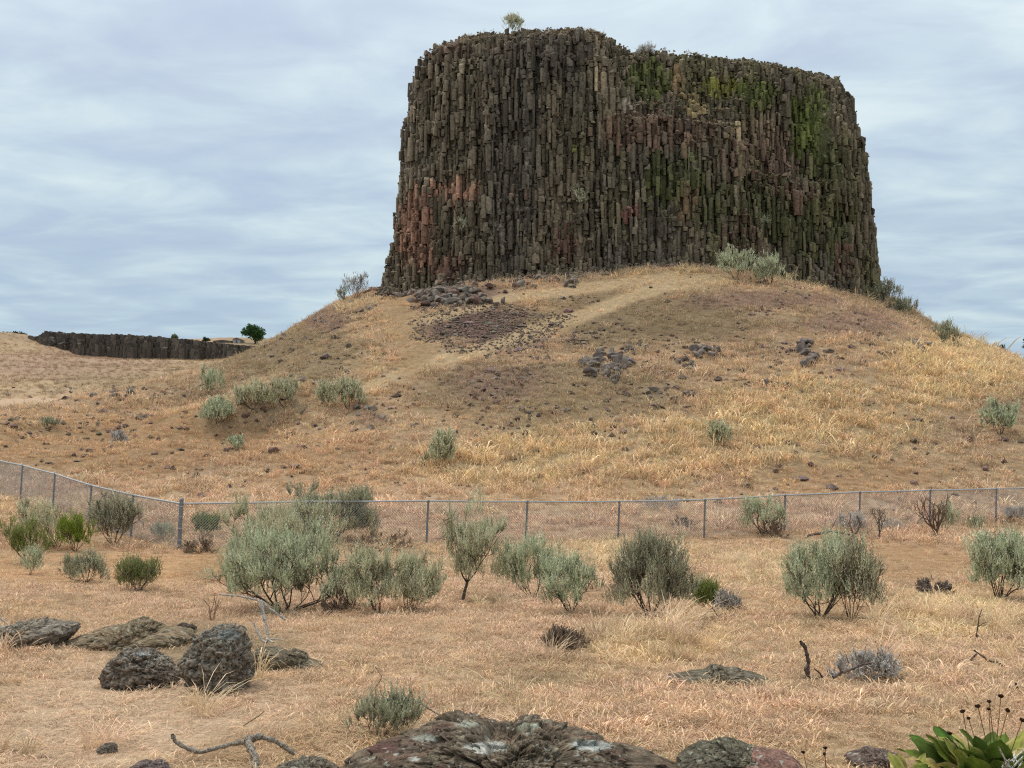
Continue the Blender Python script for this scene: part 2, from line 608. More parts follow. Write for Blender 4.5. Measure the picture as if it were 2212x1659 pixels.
# ------------------------------------------------------------------ the ground sheet
r_rows = np.concatenate([np.geomspace(1.0, 36, 210), np.linspace(36, 92, 230)[1:], np.geomspace(92, 430, 90)[1:], np.geomspace(430, 9000, 16)[1:]])
az = np.concatenate([np.linspace(-80, -30, 26)[:-1], np.linspace(-30, 30, 300), np.linspace(30, 80, 26)[1:]])
AZ, RR = np.meshgrid(np.radians(az), r_rows)
GX, GY = np.sin(AZ) * RR, np.cos(AZ) * RR
GZ = H(GX, GY)
gv = np.stack([GX.ravel(), GY.ravel(), GZ.ravel()], 1)
nr, nc = GX.shape
ii = np.arange(nr - 1)[:, None] * nc + np.arange(nc - 1)[None]
gq = np.stack([ii, ii + 1, ii + nc + 1, ii + nc], -1).reshape(-1, 4)
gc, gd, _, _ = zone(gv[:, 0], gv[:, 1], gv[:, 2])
gme = make_mesh('ground', gv, gq, gc * (0.88 - 0.24 * smooth(38, 46, gv[:, 1]) + 0.12 * smooth(100, 130, gv[:, 1]))[:, None], True)  # darker mound soil; farther ground dimmed in colour for missing grass self-shading
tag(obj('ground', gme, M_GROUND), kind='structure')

# ------------------------------------------------------------------ the butte
foot = np.array([(-10.9, 97), (-10.7, 92.5), (-8.4, 87.6), (-3.4, 84.2), (2.6, 82.8), (9, 82.6), (15, 83.4), (21, 85.4), (27, 88.8), (31, 93), (32.4, 98),
                 (31, 104), (25, 110), (10, 113), (-3, 110), (-9, 104)], float)


def catmull(p, m=24, closed=True):
    out = []
    k = len(p)
    for i in range(k):
        p0, p1, p2, p3 = p[(i - 1) % k], p[i], p[(i + 1) % k], p[(i + 2) % k]
        for s in np.arange(m) / m:
            out.append(0.5 * (2 * p1 + (p2 - p0) * s + (2 * p0 - 5 * p1 + 4 * p2 - p3) * s ** 2 + (3 * p1 - p0 - 3 * p2 + p3) * s ** 3))
    return np.array(out)


rim = catmull(foot)


def rim_dist(x, y):
    p = np.stack([x, y], 1)
    a = rim
    b = np.roll(rim, -1, 0)
    ab = b - a
    d = np.full(len(p), 1e9)
    for s in range(0, len(p), 4000):
        w = p[s:s + 4000, None] - a[None]
        tt = np.clip((w * ab).sum(2) / (ab * ab).sum(1), 0, 1)
        d[s:s + 4000] = np.sqrt(((w - tt[..., None] * ab) ** 2).sum(2)).min(1)
    ins = in_poly(p[:, 0], p[:, 1], rim)
    return np.where(ins, d, -d)


PROF = {
    'left': ([-0.6, 0, .49, .98, 1.3, 1.7, 2.0, 2.7, 4.6, 8, 30], [-.03, .02, .136, .30, .445, .66, .83, .92, .975, 1.02, 1.02]),
    'ledge': ([-0.6, 0, .4, .8, 1.2, 1.6, 4.3, 4.9, 5.5, 6.3, 8.5, 30], [-.03, .03, .18, .36, .50, .565, .69, .80, .88, .92, .935, .935]),
    'step': ([-0.6, 0, .4, .8, 2.5, 3.0, 3.6, 4.4, 5.5, 8, 30], [-.03, .05, .22, .34, .43, .62, .79, .885, .92, .935, .935]),
    'right': ([-0.6, 0, .2, .35, .52, .9, 1.65, 2.65, 4.15, 7.8, 30], [-.03, .04, .16, .32, .46, .60, .765, .885, .945, .965, .97]),
}
ZTOP = 33.4 + EYE


def wall_t(x, y, d):
    tl, tg, ts, tr = (np.interp(d, *PROF[k]) for k in ('left', 'ledge', 'step', 'right'))
    front = 1 - smooth(93, 98, y)
    wg = smooth(6.0, 10.0, x) * (1 - smooth(17, 20, x)) * front
    wstep = smooth(17, 20, x) * (1 - smooth(25.5, 28.5, x)) * front
    wr = np.where(front > 0.5, smooth(25.5, 28.5, x), smooth(8, 14, x))
    wl = np.clip(1 - wg - wstep - wr, 0, 1)
    s = wl + wg + wstep + wr + 1e-9
    return (tl * wl + tg * wg + ts * wstep + tr * wr) / s


PATCH = [  # fresh faces, rust, lichen on the rock, noted on the 2212 px view: centre, half sizes, colour, weight
    ((988, 412), (52, 26), (0.36, 0.185, 0.125), 0.85), ((900, 520), (40, 85), (0.24, 0.118, 0.082), 0.72), ((885, 470), (26, 40), (0.24, 0.12, 0.085), 0.6),
    ((960, 580), (40, 30), (0.17, 0.085, 0.062), 0.6), ((1230, 530), (34, 36), (0.17, 0.088, 0.07), 0.7), ((1350, 465), (26, 18), (0.26, 0.105, 0.09), 0.8),
    ((1130, 420), (30, 12), (0.2, 0.12, 0.1), 0.4), ((1295, 165), (12, 30), (0.42, 0.30, 0.20), 0.8), ((1318, 205), (16, 14), (0.36, 0.28, 0.21), 0.6),
    ((1370, 225), (26, 16), (0.26, 0.205, 0.165), 0.7), ((1460, 185), (20, 36), (0.28, 0.17, 0.085), 0.7), ((1500, 225), (18, 30), (0.38, 0.27, 0.13), 0.7),
    ((1400, 285), (120, 40), (0.150, 0.088, 0.062), 0.75), ((1620, 290), (60, 34), (0.30, 0.215, 0.135), 0.55), ((1650, 350), (90, 60), (0.17, 0.10, 0.078), 0.55),
    ((1400, 180), (50, 46), (0.105, 0.115, 0.032), 0.75), ((1560, 190), (45, 26), (0.20, 0.185, 0.035), 0.8), ((1640, 200), (50, 30), (0.105, 0.118, 0.03), 0.7),
    ((1745, 260), (40, 75), (0.125, 0.145, 0.032), 0.8), ((1780, 340), (40, 60), (0.09, 0.10, 0.035), 0.6), ((1460, 390), (80, 60), (0.085, 0.088, 0.03), 0.6),
    ((1250, 320), (14, 30), (0.13, 0.135, 0.035), 0.6), ((1620, 450), (180, 70), (0.082, 0.078, 0.036), 0.5), ((1770, 500), (90, 80), (0.085, 0.080, 0.034), 0.6),
    ((1720, 420), (60, 26), (0.17, 0.095, 0.075), 0.55), ((1820, 560), (22, 40), (0.15, 0.08, 0.06), 0.55), ((1480, 450), (26, 46), (0.18, 0.105, 0.065), 0.5),
    ((1180, 110), (110, 24), (0.13, 0.095, 0.078), 0.5), ((960, 110), (60, 26), (0.18, 0.115, 0.095), 0.5), ((1600, 520), (50, 60), (0.12, 0.075, 0.055), 0.5)]
rr = np.random.default_rng(21)


def rock_color(p):
    """albedo of basalt at points p (n,3)"""
    u, v = project(p[:, 0], p[:, 1], p[:, 2])
    u, v = u / DS, v / DS
    k = len(p)
    base = np.array([0.148, 0.117, 0.078])
    g = fbm(p * np.array([0.45, 0.45, 0.16]), 4, 61)
    c = base * (1 + 0.55 * g)[:, None]
    bl = smooth(0.1, 0.5, fbm(p * np.array([0.25, 0.25, 0.12]), 3, 71))[:, None]
    c = c * (1 - 0.55 * bl) + np.array([0.088, 0.078, 0.066]) * 0.55 * bl
    grn = (smooth(1150, 1500, u) * 0.62)[:, None] * smooth(-0.2, 0.4, fbm(p * np.array([0.5, 0.5, 0.2]), 3, 81))[:, None]
    c = c * (1 - grn) + np.array([0.112, 0.104, 0.044]) * grn
    wob = 1 + 0.5 * fbm(p * np.array([0.6, 0.6, 0.35]), 3, 91)
    for (cx_, cy_), (sx, sy), bc, w_ in PATCH:
        bc = (np.array(bc) * 0.88 + 0.12 * np.mean(bc)) * np.array([1.0, 1.02, 0.92])
        r = np.hypot((u - cx_) / sx, (v - cy_) / sy) * wob
        w = w_ * (1 - smooth(0.6, 1.25, r))
        w = np.where(w > rr.uniform(0.04, 0.88, k), 0.86, 0.40 * w)[:, None]
        c = c * (1 - w) + np.array(bc) * w
    return c


# columns stand on a jittered hexagonal lattice, each broken off at its own height
SPC = 0.285
lx, ly = np.meshgrid(np.arange(-12.5, 34.5, SPC), np.arange(81.5, 106, SPC * 0.866))
lx = lx + (np.arange(lx.shape[0]) % 2)[:, None] * SPC / 2
cxy = np.stack([lx.ravel(), ly.ravel()], 1) + rr.uniform(-0.06, 0.06, (lx.size, 2))
bay = 0.85 * fbm2(cxy[:, 0], cxy[:, 1], 0.30, 2, 101) + 0.55 * fbm2(cxy[:, 0], cxy[:, 1], 0.95, 2, 102)
d_raw = rim_dist(cxy[:, 0], cxy[:, 1])
bay = (bay - bay.mean()) * (1 - 0.7 * smooth(88, 94, cxy[:, 1]))
d_eff = d_raw + bay * smooth(-0.2, 0.6, d_raw) * 0.9
keep = (d_raw > -0.25) & (d_raw < np.where((cxy[:, 0] > 5) & (cxy[:, 0] < 27), 9.5, 5.8)) & (cxy[:, 1] < 102)
cxy, d_eff, d_raw = cxy[keep], d_eff[keep], d_raw[keep]
d_eff = d_eff - 0.40 * (smooth(-6, -9, cxy[:, 0]) + smooth(26, 29, cxy[:, 0])) * smooth(0.1, 0.6, d_raw)
d_j = d_eff + rr.normal(0, 0.40, len(d_eff)) * smooth(-0.1, 0.5, d_raw) * (1 - 0.55 * smooth(89, 93, cxy[:, 1]))
zb = H(cxy[:, 0], cxy[:, 1])
tt_ = wall_t(cxy[:, 0], cxy[:, 1], d_j)
zt = zb + tt_ * (ZTOP - zb) + rr.normal(0, 0.10, len(tt_))
# many columns have snapped along shared, gently warped cross joints, which leaves ledges
_jw = 1.2 * fbm2(cxy[:, 0], cxy[:, 1], 0.16, 2, 141)
_js = 1.25
_snap = rr.uniform(0, 1, len(zt)) < 0.62
zt = np.where(_snap & (tt_ < 0.9) & (tt_ > 0.05), np.floor((zt + _jw) / _js) * _js - _jw + 0.55 * _js + rr.normal(0, 0.07, len(zt)), zt)
zlow = zb + wall_t(cxy[:, 0], cxy[:, 1], d_eff - 1.1) * (ZTOP - zb) - 1.0
butte = empty('rock_butte', (RC[0], RC[1], Hs(*RC)))
tag(butte, 'massive dark basalt butte of vertical columns crowning the grassy mound', 'rock formation')
B0 = np.array(butte.location)


# the wall also swells and draws back with height, so no column runs straight for long
NZ = 60
_cx = np.repeat(cxy[:, 0], NZ)
_cy = np.repeat(cxy[:, 1], NZ)
_cz = np.tile(np.linspace(12, 36, NZ), len(cxy))
_w = fbm(np.column_stack([_cx * 0.75, _cy * 0.75, _cz * 0.55]), 2, 131) * 0.55
_blk = np.floor(np.column_stack([_cx * 0.8 + 0.3 * _w, _cy * 0.8, _cz * 0.42 + 3 * hash3(np.floor(_cx * 0.8), np.floor(_cy * 0.8), np.zeros(len(_cx)), 5)])).astype(np.int64)
_w = _w + 0.30 * (hash3(_blk[:, 0], _blk[:, 1], _blk[:, 2], 9) - 0.5)
swell = _w.reshape(len(cxy), NZ)
out_dir = unit(cxy - np.array([RC[0], RC[1] + 6]))


_tmpl = {}


def drum_faces(sides):
    if sides not in _tmpl:
        a = np.arange(sides)
        nb = (a + 1) % sides
        Q = np.concatenate([np.stack([o_ + a, o_ + nb, o_ + sides + nb, o_ + sides + a], 1) for o_ in (0, sides)])
        T = np.stack([np.full(sides - 2, 2 * sides), 2 * sides + np.arange(1, sides - 1), 2 * sides + np.arange(2, sides)], 1)
        _tmpl[sides] = (Q, T)
    return _tmpl[sides]


def column_mesh(i):
    """one column, broken into drums that have slipped, turned and chipped"""
    top, low = zt[i], min(zlow[i], zt[i] - 1.0)
    sides = int(rr.integers(5, 8))
    L = 0.16 + rr.exponential(0.52, 64)
    zz_ = top - np.concatenate([[0], np.cumsum(L)])
    m = max(1, int(np.searchsorted(-zz_, -low)))
    z1 = zz_[:m]
    z0 = np.append(z1[1:], min(low, z1[-1] - 0.2))
    ang = rr.uniform(0, 6.28) + np.arange(sides) / sides * 2 * math.pi + rr.uniform(-0.25, 0.25, sides)
    ang = ang[None] + np.cumsum(rr.normal(0, 0.16, m))[:, None]
    rad = SPC * 0.60 * rr.uniform(0.74, 1.2, sides) * rr.uniform(0.78, 1.5)
    k = np.where(rr.uniform(0, 1, m) > 0.15, rr.uniform(0.80, 1.15, m), rr.uniform(0.5, 0.8, m))
    iz = np.clip(((z1 - 12) / 24 * NZ).astype(int), 0, NZ - 1)
    lean = rr.normal(0, 0.025, 2)
    c = cxy[i] + rr.normal(0, 0.055, (m, 2)) + lean * (top - z1)[:, None] + out_dir[i] * (swell[i, iz] * (0.35 if cxy[i][1] > 92 else 1.0))[:, None]
    rel = np.stack([np.cos(ang), np.sin(ang)], -1) * (k[:, None] * rad[None])[..., None]          # m, sides, 2
    zt_ = z1[:, None] + (rel * rr.normal(0, 0.34, (m, 1, 2))).sum(2)
    zs_ = np.maximum(zt_ - rr.uniform(0.03, 0.14, (m, 1)), z0[:, None] + 0.02)
    foot_r = rel * rr.uniform(0.76, 1.03, (m, 1, 1)) + rr.normal(0, 0.03, rel.shape)
    head_r = rel * rr.uniform(0.74, 0.95, (m, 1, 1)) + rr.normal(0, 0.02, rel.shape)
    V = np.empty((m, 3, sides, 3))
    V[:, 0, :, :2] = c[:, None] + foot_r
    V[:, 1, :, :2] = c[:, None] + rel
    V[:, 2, :, :2] = c[:, None] + head_r
    V[:, 0, :, 2] = z0[:, None]
    V[:, 1, :, 2] = zs_
    V[:, 2, :, 2] = zt_
    q_, t_ = drum_faces(sides)
    o_ = (np.arange(m) * 3 * sides)[:, None, None]
    tint = rr.uniform(0.85, 1.15)
    C = [((c[j_, 0], c[j_, 1], 0.5 * (z0[j_] + z1[j_])), 3 * sides, tint * f_) for j_, f_ in enumerate(rr.uniform(0.55, 1.5, m))]
    return V.reshape(-1, 3), (q_[None] + o_).reshape(-1, 4), (t_[None] + o_).reshape(-1, 3), C


# the exposed height of each column decides which ones show largest
showing = np.where((cxy[:, 1] < 95) & (d_raw < 6), (zt - zb) * 0 + (wall_t(cxy[:, 0], cxy[:, 1], d_j) - wall_t(cxy[:, 0], cxy[:, 1], d_eff - 0.4)) * 20 - 0.02 * (cxy[:, 1] - 82), -9)
single = set(np.argsort(-showing)[:300].tolist())
SV, SQ, ST, SCOL, sb = [], [], [], [], 0
pend = []
for i in range(len(cxy)):
    V, Q, T, C = column_mesh(i)
    pend.append((i, V, Q, T, C))
allc = np.array([c[0] for _, _, _, _, C in pend for c in C])
allcol = rock_color(allc)
ci = 0
for i, V, Q, T, C in pend:
    colr = []
    for (pc, nv, f) in C:
        cc = np.repeat((allcol[ci] * f)[None], nv, 0)
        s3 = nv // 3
        cc[s3 * 2:] = cc[s3 * 2:] * 1.15 + 0.012  # drum heads coloured paler: sky light on the broken tops, painted in
        colr.append(cc)
        ci += 1
    colr = np.concatenate(colr)
    if i in single:
        base = np.array([cxy[i][0], cxy[i][1], V[:, 2].min()])
        me = make_mesh('basalt_column', V - base, [Q, T], colr, True)
        obj('basalt_column', me, M_COLUMN, butte, tuple(base - B0))
    else:
        SV.append(V)
        SQ.append(Q + sb)
        ST.append(T + sb)
        SCOL.append(colr)
        sb += len(V)
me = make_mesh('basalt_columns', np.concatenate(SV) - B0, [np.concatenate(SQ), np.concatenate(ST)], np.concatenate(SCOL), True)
tag(obj('column_mass', me, M_COLUMN, butte), kind='stuff')

# solid body behind the columns, closed at the top and running round the back
levels = np.linspace(-0.02, 0.985, 16)
cen = np.array(RC)
ringpts = rim[::3]
nrm = unit(cen - ringpts)
dd = np.linspace(0, 12, 121)
loop = []
for L in levels:
    ins = np.empty(len(ringpts))
    for k, (pnt, nn) in enumerate(zip(ringpts, nrm)):
        xy = pnt + nn * dd[:, None]
        tv = wall_t(xy[:, 0], xy[:, 1], dd * 0.93)
        ins[k] = dd[np.argmax(tv >= min(L, tv.max() - 1e-4))] + 0.75
    ins = np.maximum(ins, 0.6)
    loop.append((ringpts + nrm * ins[:, None], L))
CV, CQ = [], []
m_ = len(ringpts)
for lp, L in loop:
    g = H(lp[:, 0], lp[:, 1])
    z = g + L * (ZTOP - g) - 0.25
    bump = 0.25 * fbm(np.column_stack([lp, z]) * 0.8, 3, 111)
    CV.append(np.column_stack([lp + nrm * bump[:, None], z]))
for k in range(len(loop) - 1):
    a = k * m_ + np.arange(m_)
    b = k * m_ + (np.arange(m_) + 1) % m_
    CQ.append(np.stack([a, b, b + m_, a + m_], 1))
# top cap
CV.append(np.array([[RC[0], RC[1], ZTOP - 0.3]]))
tip = len(loop) * m_
a = (len(loop) - 1) * m_ + np.arange(m_)
b = (len(loop) - 1) * m_ + (np.arange(m_) + 1) % m_
CT = np.stack([a, b, np.full(m_, tip)], 1)
cv = np.concatenate(CV)
me = make_mesh('core', cv - B0, [np.concatenate(CQ), CT], rock_color(cv) * 0.9)
obj('core', me, M_COLUMN, butte)
print('columns', len(cxy), 'verts', sb)

# ------------------------------------------------------------------ stones
def stone_mesh(seed, npt=14, flat=0.7):
    r = np.random.default_rng(seed)
    bm = bmesh.new()
    p = unit(r.normal(0, 1, (npt, 3))) * r.uniform(0.75, 1.0, (npt, 1)) * np.array([1, 0.85, flat]) * 0.5
    vs = [bm.verts.new(tuple(v)) for v in p]
    bmesh.ops.convex_hull(bm, input=vs)
    bmesh.ops.bevel(bm, geom=bm.edges[:], offset=0.03, segments=1, affect='EDGES', profile=0.6)
    bmesh.ops.triangulate(bm, faces=bm.faces[:])
    me = bpy.data.meshes.new('stone')
    bm.to_mesh(me)
    bm.free()
    return me


STONES = []
for mi, m in enumerate((M_STONE, M_STONE_RED, M_STONE_GREY)):
    row = []
    for k in range(6):
        me = stone_mesh(100 + k + 10 * mi, 13 + k % 4, (0.6, 0.75, 0.5, 0.85, 0.65, 0.55)[k])
        me.materials.append(m)
        row.append(me)
    STONES.append(row)

rs = np.random.default_rng(5)


def put_stone(name, x, y, size, mi, label, group, sink=0.28):
    z = Hs(x, y)
    o = obj(name, STONES[mi][int(rs.integers(6))], None, None, (x, y, z + size * (0.35 - sink)))
    o.rotation_euler = (rs.normal(0, 0.3), rs.normal(0, 0.3), rs.uniform(0, 6.28))
    k = rs.uniform(0.8, 1.25, 3)
    o.scale = tuple(size * k)
    tag(o, label, 'stone', group)
    return o


HEAPS = [  # where on the 2212 px view: centre, half sizes, count, size, tint, label
    ((1305, 790), (58, 26), 46, 0.68, 0, 'dark angular stone in the biggest rubble heap on the mound face'),
    ((1375, 755), (30, 12), 8, 0.40, 0, 'dark stone in the small heap just above the biggest rubble heap'),
    ((1525, 765), (34, 16), 16, 0.66, 0, 'blackish stone of the hollowed heap in straw grass on the mound'),
    ((1480, 790), (24, 14), 7, 0.42, 0, 'dark stone in the loose heap below the hollowed heap on the mound'),
    ((1445, 855), (48, 16), 12, 0.42, 2, 'grey flat stone in the trailing row of stones below the heaps'),
    ((1335, 825), (26, 12), 6, 0.40, 2, 'grey stone in the short row beneath the biggest rubble heap'),
    ((1745, 765), (24, 30), 16, 0.60, 0, 'dark stone of the rubble streak under the right cliff corner'),
    ((1680, 830), (30, 14), 7, 0.42, 0, 'dark stone in the low heap downhill of the rubble streak'),
    ((1990, 745), (34, 24), 9, 0.48, 2, 'grey stone in the outcrop heap beside the lone sagebrush on the ridge'),
    ((760, 662), (46, 16), 14, 0.50, 2, 'grey stone in the heap on the left shoulder below the bare shrub'),
    ((690, 690), (26, 14), 7, 0.45, 0, 'dark stone strewn lower on the left shoulder ridge'),
    ((1200, 722), (60, 22), 14, 0.36, 0, 'small dark stone along the lower edge of the worn track'),
    ((790, 905), (40, 26), 12, 0.36, 2, 'grey stone in the patch of scree beside the paired sagebrushes'),
    ((1060, 870), (60, 26), 10, 0.36, 1, 'reddish stone in the brown scree in the middle of the mound face')]


def seat(uv):
    return hd(*uv)


for (c_, s_, cnt, size, mi, lab) in HEAPS:
    for k in range(cnt):
        a_ = rs.uniform(0, 6.28)
        q_ = math.sqrt(rs.uniform(0, 1))
        p_ = seat((c_[0] + math.cos(a_) * q_ * s_[0], c_[1] + math.sin(a_) * q_ * s_[1]))
        if p_ is None:
            continue
        put_stone('slope_stone', p_[0], p_[1], size * rs.uniform(0.6, 1.55), mi, lab, 'stones heaped on the mound', 0.15)

LOOSE = [((1800, 1000), (330, 50), 34, 0.36, 1, 'dark reddish loose stone on the bare ochre foot of the mound'),
         ((330, 930), (300, 60), 26, 0.42, 1, 'dark reddish loose stone on the mown ochre slope left of the mound'),
         ((1150, 930), (330, 50), 16, 0.36, 0, 'small dark loose stone in the straw grass low on the mound'),
         ((640, 780), (140, 60), 18, 0.45, 0, 'dark loose stone scattered over the left flank of the mound'),
         ((140, 848), (150, 12), 18, 0.7, 0, 'dark low stone dotting the flat beyond the left shoulder')]
for (c_, s_, cnt, size, mi, lab) in LOOSE:
    for k in range(cnt):
        p_ = seat((c_[0] + rs.uniform(-1, 1) * s_[0], c_[1] + rs.uniform(-1, 1) * s_[1]))
        if p_ is None:
            continue
        put_stone('loose_stone', p_[0], p_[1], size * rs.uniform(0.6, 1.5) * (1 if p_[1] < 110 else 1.4), mi, lab, 'loose stones on the slopes')

# talus blocks fallen to the foot of the cliff
TALUS = [((960, 635), (80, 20), 56, 0.75, 2, 'broken grey block in the thickest talus right against the cliff foot'), ((1000, 652), (95, 12), 36, 0.62, 2, 'flat grey block at the lower edge of the talus by the worn track'),
         ((1130, 612), (130, 12), 44, 0.6, 2, 'broken block in the thin line of talus along the cliff base'), ((900, 622), (40, 20), 12, 0.5, 1, 'reddish fallen block at the left corner of the cliff foot')]
for (c_, s_, cnt, size, mi, lab) in TALUS:
    for k in range(cnt):
        p_ = seat((c_[0] + rs.uniform(-1, 1) * s_[0], c_[1] + rs.uniform(-1, 1) * s_[1]))
        if p_ is None:
            continue
        if rim_dist(p_[:1], p_[1:2])[0] > -0.1:          # keep in front of the wall
            p_[1] = 81.5 + rs.uniform(0, 1.2)
        put_stone('talus_block', p_[0], p_[1], size * rs.uniform(0.6, 1.7), mi if k % 4 else 1,
                  lab, 'talus blocks at the cliff foot', 0.15)


# the countless smaller stones of the slope and of the ledges
def scatter_mesh(positions, sizes, seed, cols):
    r = np.random.default_rng(seed)
    oct_v = np.array([(1, 0, 0), (-1, 0, 0), (0, 1, 0), (0, -1, 0), (0, 0, 1), (0, 0, -1), (.6, .6, .5), (-.6, .5, .6)], float) * 0.5
    bm = bmesh.new()
    vs = [bm.verts.new(tuple(v)) for v in oct_v]
    bmesh.ops.convex_hull(bm, input=vs)
    bmesh.ops.triangulate(bm, faces=bm.faces[:])
    bm.verts.index_update()
    bv = np.array([v.co[:] for v in bm.verts])
    bf = np.array([[v.index for v in f.verts] for f in bm.faces])
    bm.free()
    k = len(positions)
    jit = bv[None] * r.uniform(0.7, 1.3, (k, len(bv), 1)) * (np.asarray(sizes)[:, None, None] * r.uniform(0.7, 1.3, (k, 1, 3)) * np.array([1, 1, 0.7]))
    a_ = r.uniform(0, 6.28, k)
    ca, sa = np.cos(a_), np.sin(a_)
    x = jit[..., 0] * ca[:, None] - jit[..., 1] * sa[:, None]
    y = jit[..., 0] * sa[:, None] + jit[..., 1] * ca[:, None]
    V = np.stack([x, y, jit[..., 2]], -1) + np.asarray(positions)[:, None]
    Fc = bf[None] + (np.arange(k) * len(bv))[:, None, None]
    C = np.repeat(cols, len(bv), 0)
    return V.reshape(-1, 3), Fc.reshape(-1, 3), C


sx = rs.uniform(-30, 46, 20000)
sy = rs.uniform(40, 90, 20000)
sz = H(sx, sy)
_, _, sn1, sn2 = zone(sx, sy, sz)
su, sv_ = project(sx, sy, sz)
su, sv_ = su / DS, sv_ / DS
inside = rim_dist(sx, sy) > -0.2
prob = 0.14 + 0.75 * smooth(0.0, 0.45, fbm2(sx, sy, 0.28, 3, 201)) + 0.6 * (np.hypot((su - 1060) / 170, (sv_ - 705) / 50) < 1) + 0.25 * (np.hypot((su - 1200) / 420, (sv_ - 820) / 130) < 1)
prob = prob * (0.3 + 0.7 * smooth(42, 60, sy))
for pl, wd, _, _ in TRACKS:
    prob = np.where(line_dist(su, sv_, pl) < wd, 0.02, prob)
ok = (rs.uniform(0, 1, len(sx)) < prob) & ~inside & (su > -100) & (su < 2300)
sx, sy, sz = sx[ok], sy[ok], sz[ok]
ax, ay = rs.uniform(-14, 34, 9000), rs.uniform(79, 96, 9000)
ad = rim_dist(ax, ay)
aok = (ad < 0.1) & (ad > -2.6) & (rs.uniform(0, 1, 9000) < np.exp(ad * 1.1) * (0.35 + 0.9 * smooth(-0.1, 0.4, fbm2(ax, ay, 0.25, 2, 207))) * np.where(ax < 14, 1.0, 0.45))
ax, ay = ax[aok], ay[aok]
sx, sy, sz = np.concatenate([sx, ax]), np.concatenate([sy, ay]), np.concatenate([sz, H(ax, ay) + 0.08])
qx, qy = rs.uniform(-8, 14, 16000), rs.uniform(62, 84, 16000)
qz = H(qx, qy)
qu, qv = project(qx, qy, qz)
qok = np.hypot((qu / DS - 1060) / 175, (qv / DS - 705) / 52) * (1 + 0.4 * fbm2(qx, qy, 0.35, 3, 51)) < 1.0
qx, qy, qz = qx[qok][:2600], qy[qok][:2600], qz[qok][:2600]
sx, sy, sz = np.concatenate([qx, sx]), np.concatenate([qy, sy]), np.concatenate([qz, sz])
scol = np.array([0.155, 0.116, 0.094]) * rs.uniform(0.5, 1.7, (len(sx), 1)) * rs.uniform(0.88, 1.12, (len(sx), 3))
V, Fc, C = scatter_mesh(np.column_stack([sx, sy, sz + 0.02]), rs.uniform(0.12, 0.30, len(sx)) * rs.lognormal(0, 0.35, len(sx)) * np.where(np.arange(len(sx)) >= len(sx) - len(ax), 1.7, 1.0) * np.where(np.arange(len(sx)) < len(qx), 0.52, 1.0), 3, scol)
tag(obj('gravel', make_mesh('gravel', V, Fc, C), M_COLUMN), 'small dark gravel strewn over the mound', 'gravel', kind='stuff')

# loose rubble lying on the ledges and the rim of the butte
on_ledge = ((tt_ > 0.53) & (tt_ < 0.72) & (cxy[:, 0] > 3) & (cxy[:, 0] < 21) & (d_eff > 1.3)) | ((tt_ > 0.33) & (tt_ < 0.46) & (cxy[:, 0] > 15) & (cxy[:, 0] < 29) & (d_eff > 0.8)) | (tt_ > 0.9)
li = np.nonzero(on_ledge & (cxy[:, 1] < 103))[0]
lp = np.column_stack([np.repeat(cxy[li], 2, 0) + rs.normal(0, 0.15, (2 * len(li), 2)), np.repeat(zt[li], 2) + 0.05])
wi = np.nonzero((cxy[:, 1] < 104) & (tt_ < 0.97) & (rs.uniform(0, 1, len(tt_)) < 0.75))[0]
lp = np.concatenate([lp, np.column_stack([cxy[wi] + rs.normal(0, 0.10, (len(wi), 2)), zt[wi] + 0.02])])
lc = rock_color(lp) * rs.uniform(0.7, 1.7, (len(lp), 1)) + 0.01
V, Fc, C = scatter_mesh(lp - B0, rs.uniform(0.14, 0.46, len(lp)) * np.where((lp[:, 2] > ZTOP - 3.2), 0.6, 1.0), 4, lc)
tag(obj('ledge_rubble', make_mesh('ledge_rubble', V, Fc, C), M_COLUMN, butte), kind='stuff')

# ------------------------------------------------------------------ far left: cliff band, plateau things
def far_cliff():
    basepx = np.array([(8, 333), (28, 335), (40, 343), (60, 349), (83, 355), (140, 358), (217, 359), (245, 357), (290, 356)], float)
    toppx = np.array([(8, 329), (37, 330), (60, 332), (83, 333), (130, 334), (190, 339), (230, 344), (250, 346), (290, 348)], float)
    r = np.random.default_rng(77)
    V, Q, T, C, b = [], [], [], [], 0
    for u in np.arange(30, 285, 0.45):
        for row in range(4):
            Y = 300 + row * 1.1 + r.normal(0, 0.3) + 1.5 * math.sin(u * 0.13) + 1.2 * math.sin(u * 0.37 + 1)
            uu = u + r.uniform(-0.6, 0.6)
            vb, vt = np.interp(uu, basepx[:, 0], basepx[:, 1]), np.interp(uu, toppx[:, 0], toppx[:, 1])
            f = min(0.94, 0.30 + 0.24 * row + r.uniform(-0.22, 0.22)) * float(smooth(28, 50, uu))
            pb = P(uu, vb, Y)
            top = P(uu, vb + (vt - vb) * f, Y)[2]
            rad = r.uniform(0.25, 0.85)
            sides = 6
            ang = r.uniform(0, 6) + np.arange(sides) / sides * 2 * math.pi
            ring = np.stack([pb[0] + np.cos(ang) * rad, pb[1] + np.sin(ang) * rad], 1)
            tz = top + (ring - pb[:2]) @ r.normal(0, 0.2, 2)
            V += [np.column_stack([ring, np.full(sides, pb[2] - 2.0)]), np.column_stack([ring, tz])]
            a_ = np.arange(sides)
            nb = (a_ + 1) % sides
            Q.append(np.stack([b + a_, b + nb, b + sides + nb, b + sides + a_], 1))
            T.append(np.stack([np.full(sides - 2, b + sides), b + sides + np.arange(1, sides - 1), b + sides + np.arange(2, sides)], 1))
            C.append(np.repeat(np.array([[0.095, 0.078, 0.062]]) * r.uniform(0.6, 1.5), 2 * sides, 0))
            b += 2 * sides
    me = make_mesh('cliff', np.concatenate(V), [np.concatenate(Q), np.concatenate(T)], np.concatenate(C))
    tag(obj('cliff', me, M_COLUMN), kind='structure')


far_cliff()


